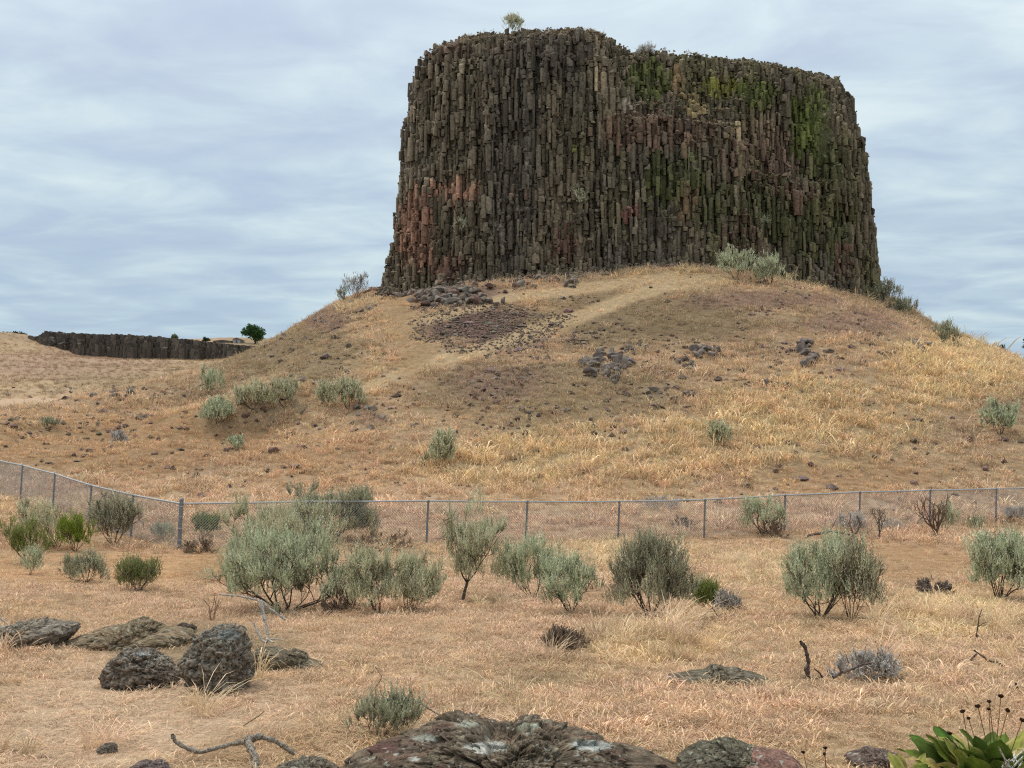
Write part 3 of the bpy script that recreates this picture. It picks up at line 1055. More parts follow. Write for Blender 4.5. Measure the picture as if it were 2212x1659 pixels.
def leaf_quads(Bp, D, length, width, r):
    """one diamond leaf per row"""
    k = len(Bp)
    side = unit(np.cross(D, r.normal(0, 1, (k, 3))))
    L = np.asarray(length).reshape(-1, 1)
    W = np.asarray(width).reshape(-1, 1)
    mid = Bp + D * L * 0.5
    V = np.stack([Bp, mid + side * W * 0.5, Bp + D * L, mid - side * W * 0.5], 1).reshape(-1, 3)
    Q = np.arange(4 * k).reshape(k, 4)
    return V, Q


def far_tree(name, label, u, vbase, wpx, hpx, color, seed, Y=None, conifer=False, zbase=None, group=None):
    r = np.random.default_rng(seed)
    p_ = hit(u, vbase) if Y is None else P(u, vbase, Y)
    if zbase is not None:
        p_[2] = zbase
    Y = p_[1]
    W, Hh = wpx * Y / F, hpx * Y / F
    if zbase is not None:
        Hh = P(u, vbase - hpx, Y)[2] - zbase
    root = empty(name, tuple(p_))
    tag(root, label, 'tree' if 'tree' in name else 'shrub', group)
    trunk = [(np.array([(0, 0, -0.3), (0.02 * W, 0, Hh * 0.35), (0, 0.01 * W, Hh * 0.75)]), (0.035 * W, 0.028 * W, 0.01 * W))]
    for k in range(6):
        a_ = r.uniform(0, 6.28)
        trunk.append((np.array([(0, 0, Hh * 0.25), (math.cos(a_) * W * .17, math.sin(a_) * W * .17, Hh * .5), (math.cos(a_) * W * .33, math.sin(a_) * W * .33, Hh * .7)]), (0.015 * W, 0.01 * W, 0.004 * W)))
    V, Q = tubes(trunk, 5)
    obj('trunk', make_mesh('trunk', V, Q, np.repeat(np.array([[0.10, 0.075, 0.055]]), len(V), 0)), M_BARK, root)
    ncl = 26 if not conifer else 60
    cl = []
    for k in range(ncl):
        if conifer:
            hz = r.uniform(0.12, 1.0)
            rad = W * 0.5 * (1 - hz) * r.uniform(0.5, 1.1) + 0.02 * W
            a_ = r.uniform(0, 6.28)
            cl.append((math.cos(a_) * rad, math.sin(a_) * rad, hz * Hh, 0.10 * W))
        else:
            d_ = unit(r.normal(0, 1, 3)) * r.uniform(0.35, 1.0)
            cl.append((d_[0] * W * 0.40, d_[1] * W * 0.40, Hh * (0.58 + 0.34 * d_[2]), W * r.uniform(0.07, 0.16)))
    cl = np.array(cl)
    per = 90 if not conifer else 30
    Bp = np.repeat(cl[:, :3], per, 0) + unit(r.normal(0, 1, (len(cl) * per, 3))) * np.repeat(cl[:, 3], per)[:, None] * r.uniform(0.3, 1.1, (len(cl) * per, 1))
    D = unit(r.normal(0, 1, Bp.shape) + np.array([0, 0, 0.3]))
    V, Q = leaf_quads(Bp, D, r.uniform(0.05, 0.09, len(Bp)) * W, r.uniform(0.03, 0.055, len(Bp)) * W, r)
    C = np.repeat(np.array(color)[None] * np.repeat(r.uniform(0.6, 1.4, len(cl)), per)[:, None] * r.uniform(0.8, 1.25, (len(Bp), 1)), 4, 0)
    obj('crown', make_mesh('crown', V, Q, C), M_LEAF, root)


far_tree('broadleaf_tree', 'round dark green tree beside the small grey shed on the plateau', 255, 344, 30, 21, (0.055, 0.115, 0.035), 1)
far_tree('plateau_shrub', 'pale green shrub on the plateau rim beyond the dark cliff band', 175, 341, 11, 7, (0.13, 0.17, 0.075), 2)
far_tree('plateau_shrub', 'compact dark shrub between the pale shrub and the shed', 206, 343, 10, 6, (0.04, 0.06, 0.03), 3)
far_tree('plateau_shrub', 'wide dark shrub thicket on the skyline above the cliff end', 17, 331, 20, 7, (0.05, 0.055, 0.03), 4)
far_tree('plateau_shrub', 'pale greyish shrub next to the skyline thicket', 6, 331, 9, 8, (0.16, 0.16, 0.12), 5)
far_tree('plateau_shrub', 'tiny dark shrub alone on the rim of the cliff band', 63, 333, 7, 4, (0.05, 0.05, 0.03), 6)
for (u_, vt_, w_, sd_, lb_) in ((1003, 346, 26, 8, 'small dark conifer tree rising behind the grassy right ridge'), (1026, 340, 24, 9, 'taller dark conifer tree at the end of the grassy right ridge')):
    Yc = 125.0
    gx = P(u_, 360, Yc)
    zg = Hs(gx[0], gx[1])
    far_tree('conifer_tree', lb_, u_, 360, w_, 360 - vt_, (0.035, 0.055, 0.045), sd_, Y=Yc, conifer=True, zbase=zg)


def box_mesh(name, x0, x1, y0, y1, z0, z1):
    V = np.array([(x, y, z) for z in (z0, z1) for y in (y0, y1) for x in (x0, x1)], float)
    Q = np.array([(0, 1, 3, 2), (4, 6, 7, 5), (0, 4, 5, 1), (2, 3, 7, 6), (0, 2, 6, 4), (1, 5, 7, 3)])
    return make_mesh(name, V, Q)


def shed(u0, u1, vb, hwall, hroof, name, label, mw, mr, depth=6.0):
    p_ = hit((u0 + u1) / 2, vb)
    Y = p_[1]
    w = (u1 - u0) * Y / F
    hw, hr = hwall * Y / F, hroof * Y / F
    root = empty(name, tuple(p_))
    tag(root, label, 'building')
    obj('wall', box_mesh('wall', -w / 2, w / 2, 0, depth, -1.0, hw), mw, root)
    e = 0.25
    V = np.array([(-w / 2 - e, -e, hw), (w / 2 + e, -e, hw), (w / 2 + e, depth + e, hw), (-w / 2 - e, depth + e, hw), (0, -e, hw + hr), (0, depth + e, hw + hr)]) if w < 12 else \
        np.array([(-w / 2 - e, -e, hw), (-w / 2 - e, depth + e, hw), (w / 2 + e, depth + e, hw), (w / 2 + e, -e, hw), (-w / 2 - e, depth / 2, hw + hr), (w / 2 + e, depth / 2, hw + hr)])
    T = np.array([(0, 1, 4), (2, 3, 5)])
    Q = np.array([(1, 2, 5, 4), (3, 0, 4, 5), (0, 3, 2, 1)])
    obj('roof', make_mesh('roof', V, [Q, T]), mr, root)
    dm = box_mesh('door', -w * 0.12, w * 0.12, -0.05, 0.0, 0, hw * 0.75)
    obj('door', dm, mr, root)


M_WALLP = mat_flat('painted_wall', (0.36, 0.35, 0.34), 0.8, 0.2, 0.1)
M_ROOF = mat_flat('dark_roof', (0.13, 0.11, 0.10), 0.8, 0.2, 0.1)
M_WALLB = mat_flat('brown_wall', (0.2, 0.165, 0.14), 0.8, 0.2, 0.1)
shed(233, 240, 343, 3.8, 1.8, 'shed', 'small grey gabled shed beside the round green tree', M_WALLP, M_ROOF)
shed(213, 231, 342.5, 1.6, 1.2, 'farm_building', 'long low brown building left of the grey shed', M_WALLB, M_ROOF)

# ------------------------------------------------------------------ chain link fence
CORNER = np.array([-8.67, 28.8])
mainposts = [CORNER + np.array([2.813, 1.185]) * k for k in range(0, 13)]
mainposts = [p_ if k != 0 else CORNER for k, p_ in enumerate(mainposts)]
mainposts[1] = np.array([-5.55, 30.0])
for k in range(2, 13):
    kk = k - 2
    mainposts[k] = np.array([-0.0775 * 31.2 + 2.814 * kk, 31.2 + 1.186 * kk])
leftposts = [CORNER + np.array([-2.0, 2.16]) * k for k in range(1, 8)]
fence = empty('chain_link_fence', (CORNER[0], CORNER[1], Hs(*CORNER)))
tag(fence, 'low galvanised chain link fence turning a corner below the mound', 'fence')
F0 = np.array(fence.location)
LEAN = np.array([0.055, 0.0])


def ground3(p_):
    return np.array([p_[0], p_[1], Hs(p_[0], p_[1])])


RAIL = {}


def rail_top(p_):
    return ground3(p_) + np.array([LEAN[0], 0, 1.20])


def tube_part(name, pl, rad, m, sides=10, parent=fence):
    V, Q = tubes([(np.array(pl) - F0, rad)], sides)
    # close both ends
    k = len(pl)
    e0 = np.arange(sides)[::-1].reshape(1, -1)
    e1 = (np.arange(sides) + (k - 1) * sides).reshape(1, -1)
    return obj(name, make_mesh(name, V, [Q, e0, e1], None, False), m, parent)


for p_ in mainposts[1:] + leftposts:
    g = ground3(p_)
    t_ = rail_top(p_)
    tube_part('post', [g - [0, 0, 0.3], g + (t_ - g) * 0.5, t_ - [0, 0, 0.02]], (0.030, 0.030, 0.030), M_POST)
    c_ = t_
    tube_part('rail_loop_cap', [c_ - [0, 0, 0.05], c_ + [0, 0, 0.018], c_ + [0, 0, 0.036]], (0.036, 0.036, 0.012), M_POST)
g = ground3(CORNER)
cpst = tube_part('corner_post', [g - [0, 0, 0.3], g + [LEAN[0] * .5, 0, 0.66], g + [LEAN[0], 0, 1.29]], (0.052, 0.052, 0.052), M_POST, 14)
cpst['label'] = 'thicker corner post with domed cap'
t_ = g + [LEAN[0], 0, 1.29]
V, Q = tubes([(np.array([t_, t_ + [0, 0, 0.02], t_ + [0, 0, 0.045], t_ + [0, 0, 0.06]]) - F0, (0.058, 0.058, 0.045, 0.01))], 14)
obj('cap', make_mesh('cap', V, Q, None, True), M_POST, cpst)
for hh in (0.25, 0.55, 0.85, 1.12):
    V, Q = tubes([(np.array([g + [LEAN[0] * hh, 0, hh], g + [LEAN[0] * hh, 0, hh + 0.03]]) - F0, (0.058, 0.058))], 14)
    obj('tension_band', make_mesh('tension_band', V, Q), M_GALV, cpst)


def span(a, b):
    ga, gb = ground3(a), ground3(b)
    ta, tb = rail_top(a), rail_top(b)
    sag = (ta + tb) / 2 + [0, 0, -0.008]
    tube_part('top_rail', [ta, sag, tb], (0.023, 0.023, 0.023), M_GALV, 8)
    L = np.linalg.norm(tb - ta)
    hgt = 1.16
    pitch = 0.076
    V, Fq, b_ = [], [], 0

    def pt(s, h):
        f = s / L
        base = ga + (gb - ga) * f
        top = ta + (tb - ta) * f
        return base + (top - base) * (h / 1.2)
    r = 0.0044
    for sgn in (1, -1):
        for s0 in np.arange(-hgt, L, pitch):
            s1, h0, h1 = s0 + hgt, 0.03, 0.03 + hgt
            sa, sb_ = max(s0, 0.0), min(s1, L)
            if sb_ - sa < 0.02:
                continue
            ha, hb = h0 + (sa - s0), h0 + (sb_ - s0)
            if sgn < 0:
                sa, sb_ = L - sa, L - sb_
            A_, B_ = pt(sa, ha), pt(sb_, hb)
            d_ = unit(B_ - A_)
            n1_ = unit(np.cross(d_, [0, 1, 0.01]))
            n2_ = np.cross(d_, n1_)
            tri = [n1_ * r, -0.5 * n1_ * r + 0.87 * n2_ * r, -0.5 * n1_ * r - 0.87 * n2_ * r]
            V += [A_ + t__ for t__ in tri] + [B_ + t__ for t__ in tri]
            Fq += [(b_, b_ + 1, b_ + 4, b_ + 3), (b_ + 1, b_ + 2, b_ + 5, b_ + 4), (b_ + 2, b_, b_ + 3, b_ + 5)]
            b_ += 6
    obj('wire_mesh', make_mesh('wire_mesh', np.array(V) - F0, np.array(Fq)), M_WIRE, fence)


seq = [CORNER] + mainposts[1:]
for a, b in zip(seq[:-1], seq[1:]):
    span(a, b)
seq = [CORNER] + leftposts
for a, b in zip(seq[:-1], seq[1:]):
    span(a, b)

# ------------------------------------------------------------------ sagebrush and other shrubs
SAGE = [(0.36, 0.37, 0.24), (0.27, 0.285, 0.175), (0.47, 0.47, 0.32)]
SAGE_WARM = [(0.37, 0.345, 0.225), (0.275, 0.26, 0.16), (0.45, 0.42, 0.28)]
SAGE_DARK = [(0.25, 0.25, 0.165), (0.185, 0.185, 0.12), (0.34, 0.34, 0.235)]
GREEN = [(0.165, 0.205, 0.050), (0.115, 0.15, 0.04), (0.24, 0.27, 0.085)]
BRIGHT = [(0.20, 0.28, 0.03), (0.15, 0.215, 0.025), (0.28, 0.34, 0.05)]
GREY = [(0.42, 0.40, 0.37), (0.33, 0.31, 0.29), (0.52, 0.50, 0.46)]
BROWN = [(0.20, 0.145, 0.105), (0.135, 0.095, 0.07), (0.28, 0.21, 0.15)]
def _lift(cols, f):
    return [tuple(v * f for v in c) for c in cols]


SAGE, SAGE_WARM, SAGE_DARK, GREEN, GREY = _lift([(a, b * 1.04, c * 1.07) for a, b, c in SAGE], 1.42), _lift([(a, b * 1.05, c * 1.08) for a, b, c in SAGE_WARM], 1.5), _lift(SAGE_DARK, 1.5), _lift(GREEN, 1.2), _lift(GREY, 1.2)
BARKC = np.array([0.085, 0.065, 0.05])


def skeleton(r, stems, spread, up=0.35, depth=3, trunk=0.0, kids=(2, 4)):
    """branch polylines in a unit-tall plant; returns polylines with radii, and the outermost twigs"""
    segs, tips = [], []

    def go(p0, d, L, rad, lev):
        k = 4
        pl = [p0]
        dd_ = d
        for j in range(k):
            dd_ = unit(dd_ + r.normal(0, 0.14, 3) + np.array([0, 0, up * 0.12]))
            pl.append(pl[-1] + dd_ * L / k)
        rads = np.linspace(rad, rad * 0.55, k + 1)
        segs.append((np.array(pl), rads))
        if lev == 0:
            tips.append(np.array(pl))
            return
        for c in range(int(r.integers(*kids)) + 0):
            j = k if c == 0 else int(r.integers(2, k + 1))
            nd = unit(dd_ + r.normal(0, 0.48, 3) + np.array([0, 0, up]))
            go(pl[j], nd, L * r.uniform(0.55, 0.8), rad * 0.58, lev - 1)
    base = np.zeros(3)
    if trunk:
        pl = np.array([base, base + [0.02, 0, trunk * .5], base + [0.05, 0, trunk]])
        segs.append((pl, (0.06, 0.05, 0.043)))
        base = pl[-1]
    for s_ in range(stems):
        a_ = 2 * math.pi * (s_ + r.uniform(-.3, .3)) / stems
        th = spread * math.sqrt(r.uniform(0.05, 1))
        d = np.array([math.cos(a_) * math.sin(th), math.sin(a_) * math.sin(th), math.cos(th)])
        st = base + np.array([math.cos(a_), math.sin(a_), 0]) * 0.04 * (0 if trunk else 1)
        go(st, d, r.uniform(0.30, 0.42), 0.026 * r.uniform(0.7, 1.2), depth)
    return segs, tips


def shrub(name, label, x0, x1, top, by, bx, colors, seed, stems=6, spread=0.9, sprigs=650, leaves=9, leaf=(0.030, 0.0085), sprig_len=0.13, trunk=0.0, up=0.35,
          twigs=120, group=None, category='sagebrush', depth=3, bare=0.0, point=None, bark=BARKC, yscale=0.85, dead=0.10, fill=2.3, low=0.34, stout=0.85):
    r = np.random.default_rng(seed)
    base = hd(bx, by) if point is None else np.array(point, float)
    Y = base[1]
    k = DS * Y / F
    W, Hh = (x1 - x0) * k, (by - top) * k
    shift = ((x0 + x1) / 2 - bx) * k
    segs, tips = skeleton(r, stems, spread, up, depth, trunk)
    T = np.array(tips)
    ti = r.integers(0, len(T), sprigs)
    fr = r.uniform(0.15, 1.0, sprigs)
    i0 = np.minimum((fr * 4).astype(int), 3)
    f = fr * 4 - i0
    sp_ = T[ti, i0] * (1 - f)[:, None] + T[ti, i0 + 1] * f[:, None]
    sdir = unit(T[ti, -1] - T[ti, 0])
    spread_pts = sp_
    lo, hi = np.percentile(spread_pts[:, 0], [1.5, 98.5])
    zt_ = np.percentile(spread_pts[:, 2], 99) + sprig_len / max(Hh, 0.2) * 0.6
    sX = W * 0.92 / (hi - lo + 0.02)
    sZ = Hh / zt_
    mid = (lo + hi) / 2

    def fit(p_):
        o_ = np.array(p_, float)
        z01 = np.clip(o_[..., 2] / zt_, 0, 1.2)
        x = o_[..., 0] * sX + (shift - mid * sX) * np.clip(z01 * 1.6, 0, 1)
        return np.stack([x, o_[..., 1] * sX * yscale, o_[..., 2] * sZ], -1)
    rs_ = min(sX, sZ)
    root = empty(name, tuple(base))
    tag(root, label, category, group)
    bs = [(fit(pl), np.asarray(rd) * rs_ * 0.5 * stout) for pl, rd in segs]
    # dry inner twigs
    tw = []
    for j in range(twigs):
        pl, rd = segs[int(r.integers(len(segs)))]
        p_ = fit(pl[int(r.integers(1, len(pl)))])
        d = unit(r.normal(0, 1, 3) + [0, 0, 0.5])
        L = r.uniform(0.06, 0.2) * Hh
        tw.append((np.array([p_, p_ + d * L * .5 + r.normal(0, .01, 3) * L, p_ + d * L]), (0.0035 * (1 + Y / 40), 0.0028 * (1 + Y / 40), 0.0015 * (1 + Y / 40))))
    V, Q = tubes(bs, 5)
    cb = np.repeat(np.array(bark)[None], len(V), 0) * r.uniform(0.75, 1.35, (len(V), 1))
    if tw:
        V2, Q2 = tubes(tw, 3)
        c2 = np.repeat(np.array(bark)[None] * 1.7, len(V2), 0)
        V, Q, cb = np.concatenate([V, V2]), [Q, Q2 + len(V)], np.concatenate([cb, c2])
    V[:, 2] = np.maximum(V[:, 2], -0.08)
    obj('stems', make_mesh('stems', V, Q, cb), M_BARK, root)
    if sprigs and bare < 1:
        keep_ = r.uniform(0, 1, sprigs) > bare
        B = fit(sp_)[keep_]
        ns = int(fill * len(B))
        if ns:
            th = r.uniform(0, 2 * math.pi, ns)
            el = np.arcsin(r.uniform(-0.12, 1.0, ns))
            dv = np.stack([np.cos(th) * np.cos(el), np.sin(th) * np.cos(el), np.sin(el)], 1)
            lump = 0.82 + 0.85 * fbm(dv * 1.7 + seed, 3, seed)
            rad_ = (1 - 0.30 * r.uniform(0, 1, ns) ** 1.5) * lump
            sh_ = np.stack([shift + dv[:, 0] * W * 0.5 * rad_, dv[:, 1] * W * 0.5 * yscale * rad_, Hh * (low + (1.0 - low) * dv[:, 2] * rad_) - 0.5 * sprig_len], 1)
            sh_ = sh_[fbm(sh_ / max(W, 0.3) * 5.0, 2, seed + 3) > -0.03]
            B = np.concatenate([B, sh_])
            sdir = np.concatenate([sdir[keep_], unit(sh_ - np.array([0, 0, -0.3 * Hh]))])
        else:
            sdir = sdir[keep_]
        kk = len(B)
        D = unit(np.array([0, 0, 0.9]) + 0.45 * sdir + r.normal(0, 0.25, (kk, 3)))
        L = sprig_len * r.uniform(0.6, 1.5, kk) * np.where(r.uniform(0, 1, kk) < 0.14, 1.7, 1.0)
        s_ = np.tile(np.linspace(0.05, 1.0, leaves), kk)
        lb = np.repeat(B, leaves, 0) + np.repeat(D * L[:, None], leaves, 0) * s_[:, None]
        ld = unit(np.repeat(D, leaves, 0) + r.normal(0, 0.30, (kk * leaves, 3)))
        sz_ = r.uniform(0.7, 1.3, kk * leaves) * (1.15 - 0.35 * s_)
        V, Q = leaf_quads(lb, ld, leaf[0] * sz_ * 1.1, leaf[1] * sz_ * 1.3, r)
        c0, c1, c2 = (np.array(c) for c in colors)
        mixv = r.uniform(0, 1, kk)
        sc_ = np.where((mixv < 0.30)[:, None], c1, np.where((mixv > 0.72)[:, None], c2, c0)) * r.uniform(0.85, 1.15, (kk, 1))
        dd_ = r.uniform(0, 1, kk) < dead
        sc_[dd_] = np.array([0.26, 0.20, 0.145]) * r.uniform(0.7, 1.2, (dd_.sum(), 1))
        C = np.repeat(np.repeat(sc_, leaves, 0), 4, 0)
        obj('foliage', make_mesh('foliage', V, Q, C), M_LEAF, root)
    return root


MID = 'sagebrush in the dry field'
shrub('sagebrush', 'largest silvery sagebrush with pale feathery tips beside the pale dead branch', 465, 748, 1140, 1322, 615, SAGE, 1, 11, 1.15, 1900, 10, (0.034, 0.010), 0.15, twigs=420, group=MID)
shrub('sagebrush', 'tall olive sagebrush rising behind the largest silvery one up to the rail', 478, 725, 1078, 1245, 600, SAGE_WARM, 2, 9, 0.8, 2300, 9, (0.036, 0.0105), 0.17, twigs=300, group=MID)
shrub('sagebrush', 'broad dark sagebrush behind the rail, taller than the fence', 612, 822, 1050, 1172, 715, SAGE_DARK, 3, 9, 0.85, 2000, 8, (0.05, 0.016), 0.22, twigs=260, group=MID)
shrub('sagebrush', 'bushy grey green sagebrush with dark stems next to the largest one', 750, 868, 1190, 1326, 815, SAGE_WARM, 4, 7, 0.8, 850, 9, (0.030, 0.009), 0.13, twigs=200, group=MID)
shrub('sagebrush', 'open pale sagebrush with splayed yellowish stems beside the bushy one', 848, 958, 1202, 1322, 888, SAGE_WARM, 5, 7, 0.95, 620, 9, (0.030, 0.0085), 0.12, twigs=170, group=MID, bark=(0.13, 0.09, 0.06))
shrub('sagebrush', 'tree shaped sagebrush with a bare dark trunk and lopsided crown', 955, 1092, 1098, 1296, 1000, SAGE_WARM, 6, 5, 0.75, 900, 9, (0.032, 0.009), 0.15, trunk=0.22, twigs=130, group=MID)
shrub('sagebrush', 'loose sagebrush with a low side branch between the tree shaped one and the paired stems', 1082, 1212, 1165, 1296, 1152, SAGE, 7, 6, 0.95, 620, 9, (0.031, 0.009), 0.14, twigs=110, group=MID)
shrub('sagebrush', 'low green sagebrush on two dark stems behind the arching straw', 1168, 1292, 1205, 1324, 1232, SAGE, 8, 6, 0.85, 700, 9, (0.030, 0.009), 0.13, twigs=120, group=MID)
shrub('sagebrush', 'dense dark sagebrush with upright twigs above the straw grass', 1326, 1498, 1165, 1336, 1405, SAGE_DARK, 9, 9, 0.85, 1500, 10, (0.030, 0.008), 0.15, twigs=260, group=MID, dead=0.28)
shrub('rabbitbrush', 'small bright green tuft shrub right of the dense dark sagebrush', 1498, 1552, 1260, 1312, 1525, GREEN, 10, 8, 0.6, 330, 9, (0.030, 0.007), 0.12, twigs=40, category='shrub')
shrub('sagebrush', 'left half of the paired sagebrushes, greener, with several splayed stems', 1700, 1845, 1160, 1336, 1772, SAGE, 11, 8, 0.85, 950, 9, (0.030, 0.009), 0.15, twigs=200, group=MID)
shrub('sagebrush', 'right half of the paired sagebrushes, browner and twiggier', 1795, 1905, 1168, 1342, 1838, SAGE_WARM, 12, 7, 0.8, 800, 9, (0.030, 0.008), 0.14, twigs=260, group=MID, dead=0.35)
shrub('sagebrush', 'full rounded sagebrush at the edge of the bare ochre patch', 2086, 2245, 1150, 1296, 2160, SAGE, 13, 9, 0.95, 1400, 9, (0.032, 0.010), 0.15, twigs=220, group=MID)
shrub('sagebrush', 'dark tangled sagebrush against the left fence run, near the corner post', 192, 306, 1065, 1180, 245, SAGE_DARK, 14, 8, 0.95, 760, 8, (0.042, 0.013), 0.16, twigs=400, group=MID, dead=0.3)
shrub('sagebrush', 'leggy sagebrush with bare leaning trunks by the left fence run', 28, 142, 1080, 1185, 120, SAGE_WARM, 15, 5, 1.1, 480, 8, (0.040, 0.012), 0.15, twigs=160, group=MID)
shrub('rabbitbrush', 'wide olive green shrub below the leggy sagebrush', 2, 112, 1120, 1216, 62, GREEN, 16, 9, 0.9, 620, 9, (0.034, 0.009), 0.14, twigs=60, category='shrub')
shrub('rabbitbrush', 'bright yellow green shrub between the olive shrub and the tangled sagebrush', 122, 194, 1116, 1192, 162, BRIGHT, 17, 9, 0.9, 560, 10, (0.034, 0.010), 0.14, twigs=30, category='shrub')
shrub('sagebrush', 'low wide grey sagebrush mound in front of the bright green shrub', 136, 234, 1194, 1258, 185, SAGE_DARK, 18, 10, 1.2, 520, 8, (0.030, 0.009), 0.10, twigs=200, group=MID)
shrub('sagebrush', 'small wispy sagebrush sprig below the wide olive shrub', 45, 92, 1185, 1242, 66, SAGE, 19, 5, 0.7, 170, 8, (0.030, 0.008), 0.12, twigs=40, group=MID)
shrub('rabbitbrush', 'rounded fresh green shrub standing alone on the bare ground', 256, 346, 1208, 1276, 298, [(0.21, 0.235, 0.09), (0.16, 0.185, 0.07), (0.28, 0.30, 0.13)], 20, 11, 0.95, 560, 9, (0.032, 0.008), 0.12, twigs=60, category='shrub')
shrub('rabbitbrush', 'green bush behind the mesh near the corner post', 415, 475, 1112, 1158, 445, GREEN, 21, 8, 0.9, 260, 7, (0.05, 0.016), 0.14, twigs=30, category='shrub')
shrub('sagebrush', 'pale blue green sagebrush behind the mesh in the middle run', 1600, 1695, 1074, 1156, 1650, SAGE, 22, 7, 0.85, 480, 7, (0.05, 0.016), 0.2, twigs=110, group='shrubs behind the fence')
shrub('sagebrush', 'small blue grey tuft behind the left mesh beside the corner post', 325, 375, 1132, 1166, 350, SAGE, 23, 6, 0.9, 160, 7, (0.045, 0.014), 0.12, twigs=30, group='shrubs behind the fence')
shrub('sagebrush', 'green tufted sagebrush standing behind the bare candelabra shrub', 2020, 2068, 1085, 1148, 2040, SAGE, 24, 6, 0.7, 220, 7, (0.05, 0.016), 0.18, twigs=40, group='shrubs behind the fence')
shrub('sagebrush', 'grey tuft at the foot of the fence beyond the bare candelabra shrub', 2090, 2132, 1115, 1148, 2112, SAGE_DARK, 25, 6, 0.9, 160, 7, (0.045, 0.014), 0.14, twigs=40, group='shrubs behind the fence')
shrub('sagebrush', 'low pale mound against the far end of the mesh', 2168, 2220, 1092, 1128, 2195, GREY, 26, 7, 1.1, 220, 7, (0.045, 0.014), 0.13, twigs=60, group='shrubs behind the fence')
shrub('sagebrush', 'pale grey low sagebrush between two posts by the gnarled dead wood', 1798, 1880, 1108, 1152, 1835, GREY, 27, 8, 1.1, 300, 7, (0.045, 0.014), 0.14, twigs=90, group='shrubs behind the fence')
# leafless shrubs
DEADS = 'leafless shrubs'
shrub('dead_shrub', 'bare candelabra shrub with upright dark branches in front of the fence', 1968, 2062, 1066, 1162, 2018, GREY, 31, 6, 0.8, 200, 1, trunk=0.08, twigs=60, group=DEADS, category='dead shrub', bare=1.0, depth=3, bark=(0.13, 0.08, 0.06), stout=1.9)
shrub('dead_shrub', 'thin crooked bare shrub near a fence post', 1882, 1914, 1092, 1166, 1898, GREY, 32, 3, 0.5, 120, 1, trunk=0.15, twigs=110, group=DEADS, category='dead shrub', bare=1.0, depth=2, stout=1.6)
shrub('dead_shrub', 'dry upright stalks with pale umbels near the corner of the big sagebrush', 440, 476, 1272, 1340, 458, GREY, 33, 6, 0.42, 120, 1, twigs=20, group=DEADS, category='dead shrub', bare=1.0, depth=1, up=0.6, bark=(0.32, 0.21, 0.14), stout=1.5)
BR = 'low dry brush mounds'
for (x0, x1, tp, by, cols, lab, sd_) in (
        (735, 900, 1150, 1190, BROWN, 'long brown dry brush mound under the broad dark sagebrush', 41),
        (690, 785, 1252, 1322, BROWN, 'brown tangled brush between the largest and the bushy sagebrush', 42),
        (1176, 1268, 1362, 1402, BROWN, 'brownish matted clump in the pinkish grass below the paired green stems', 43),
        (1806, 1940, 1412, 1472, GREY, 'pale grey matted mound behind the forked dead wood', 44),
        (1978, 2052, 1255, 1286, [(0.17, 0.135, 0.135), (0.12, 0.095, 0.095), (0.23, 0.19, 0.185)], 'dusky purplish mound beside the straw patch', 45),
        (1545, 1600, 1280, 1320, GREY, 'grey twiggy mound right of the small green tuft', 46),
        (1450, 1500, 1115, 1140, BROWN, 'dark little mound seen through the mesh', 47),
        (1640, 1700, 1120, 1160, BROWN, 'brown brush at the foot of the pale blue green sagebrush', 48),
        (1380, 1470, 1070, 1100, GREY, 'grey dead brush lying on the slope just past the rail', 49),
        (395, 470, 1160, 1196, BROWN, 'brown matted brush at the foot of the corner post', 50),
        (1890, 1960, 1118, 1150, GREY, 'grey brush between the thin crooked shrub and the candelabra shrub', 51)):
    shrub('dry_brush', lab, x0, x1, tp, by, (x0 + x1) / 2, cols, sd_, 14, 1.35, 620, 5, (0.028, 0.009), 0.055, twigs=420, group=BR, category='brush', fill=0.6, low=0.1, depth=2, up=0.05, bark=np.array(cols[0]) * 0.6, dead=0.25)

# sagebrush on the mound
HG = 'sagebrush on the mound'
KW = dict(leaves=7, leaf=(0.10, 0.034), sprig_len=0.25, twigs=50, depth=3, group=HG)
for (x0, x1, tp, by, bx, cols, sp_n, lab, sd_) in (
        (432, 487, 793, 858, 455, SAGE, 260, 'topmost sagebrush of the left group, with a dark trunk to one side', 61),
        (508, 586, 825, 886, 548, SAGE_WARM, 330, 'wide pale sagebrush in the left group on the mound', 62),
        (588, 642, 816, 880, 615, SAGE_WARM, 250, 'upright sagebrush touching the wide pale one in the left group', 63),
        (438, 502, 864, 916, 470, SAGE, 300, 'lowest rounded sagebrush of the left group on bare ochre soil', 64),
        (684, 722, 824, 882, 704, SAGE_WARM, 200, 'slim sagebrush of the pair beside the grey scree', 65),
        (720, 784, 818, 886, 752, SAGE_WARM, 300, 'fuller sagebrush of the pair beside the grey scree', 66),
        (922, 984, 934, 1012, 950, SAGE_WARM, 330, 'leaning olive sagebrush alone low on the mound', 67),
        (1532, 1580, 914, 966, 1556, SAGE_WARM, 220, 'small round sagebrush alone in straw below the rubble heaps', 68),
        (2126, 2196, 868, 940, 2160, SAGE, 330, 'greenish sagebrush alone on the right flank of the mound', 69),
        (2024, 2074, 694, 750, 2046, SAGE_DARK, 200, 'wind bent sagebrush standing on the right ridge skyline', 70),
        (1552, 1632, 534, 606, 1590, SAGE, 420, 'tall sagebrush against the cliff foot at the track end, left one', 71),
        (1625, 1694, 552, 616, 1662, SAGE, 380, 'tall sagebrush against the cliff foot, right next to its taller neighbour', 72)):
    shrub('sagebrush', lab, x0, x1, tp, by, bx, cols, sd_, 6, 0.9, sp_n, **KW)
KW2 = dict(KW)
KW2['sprig_len'] = 0.12
KW2['leaf'] = (0.07, 0.025)
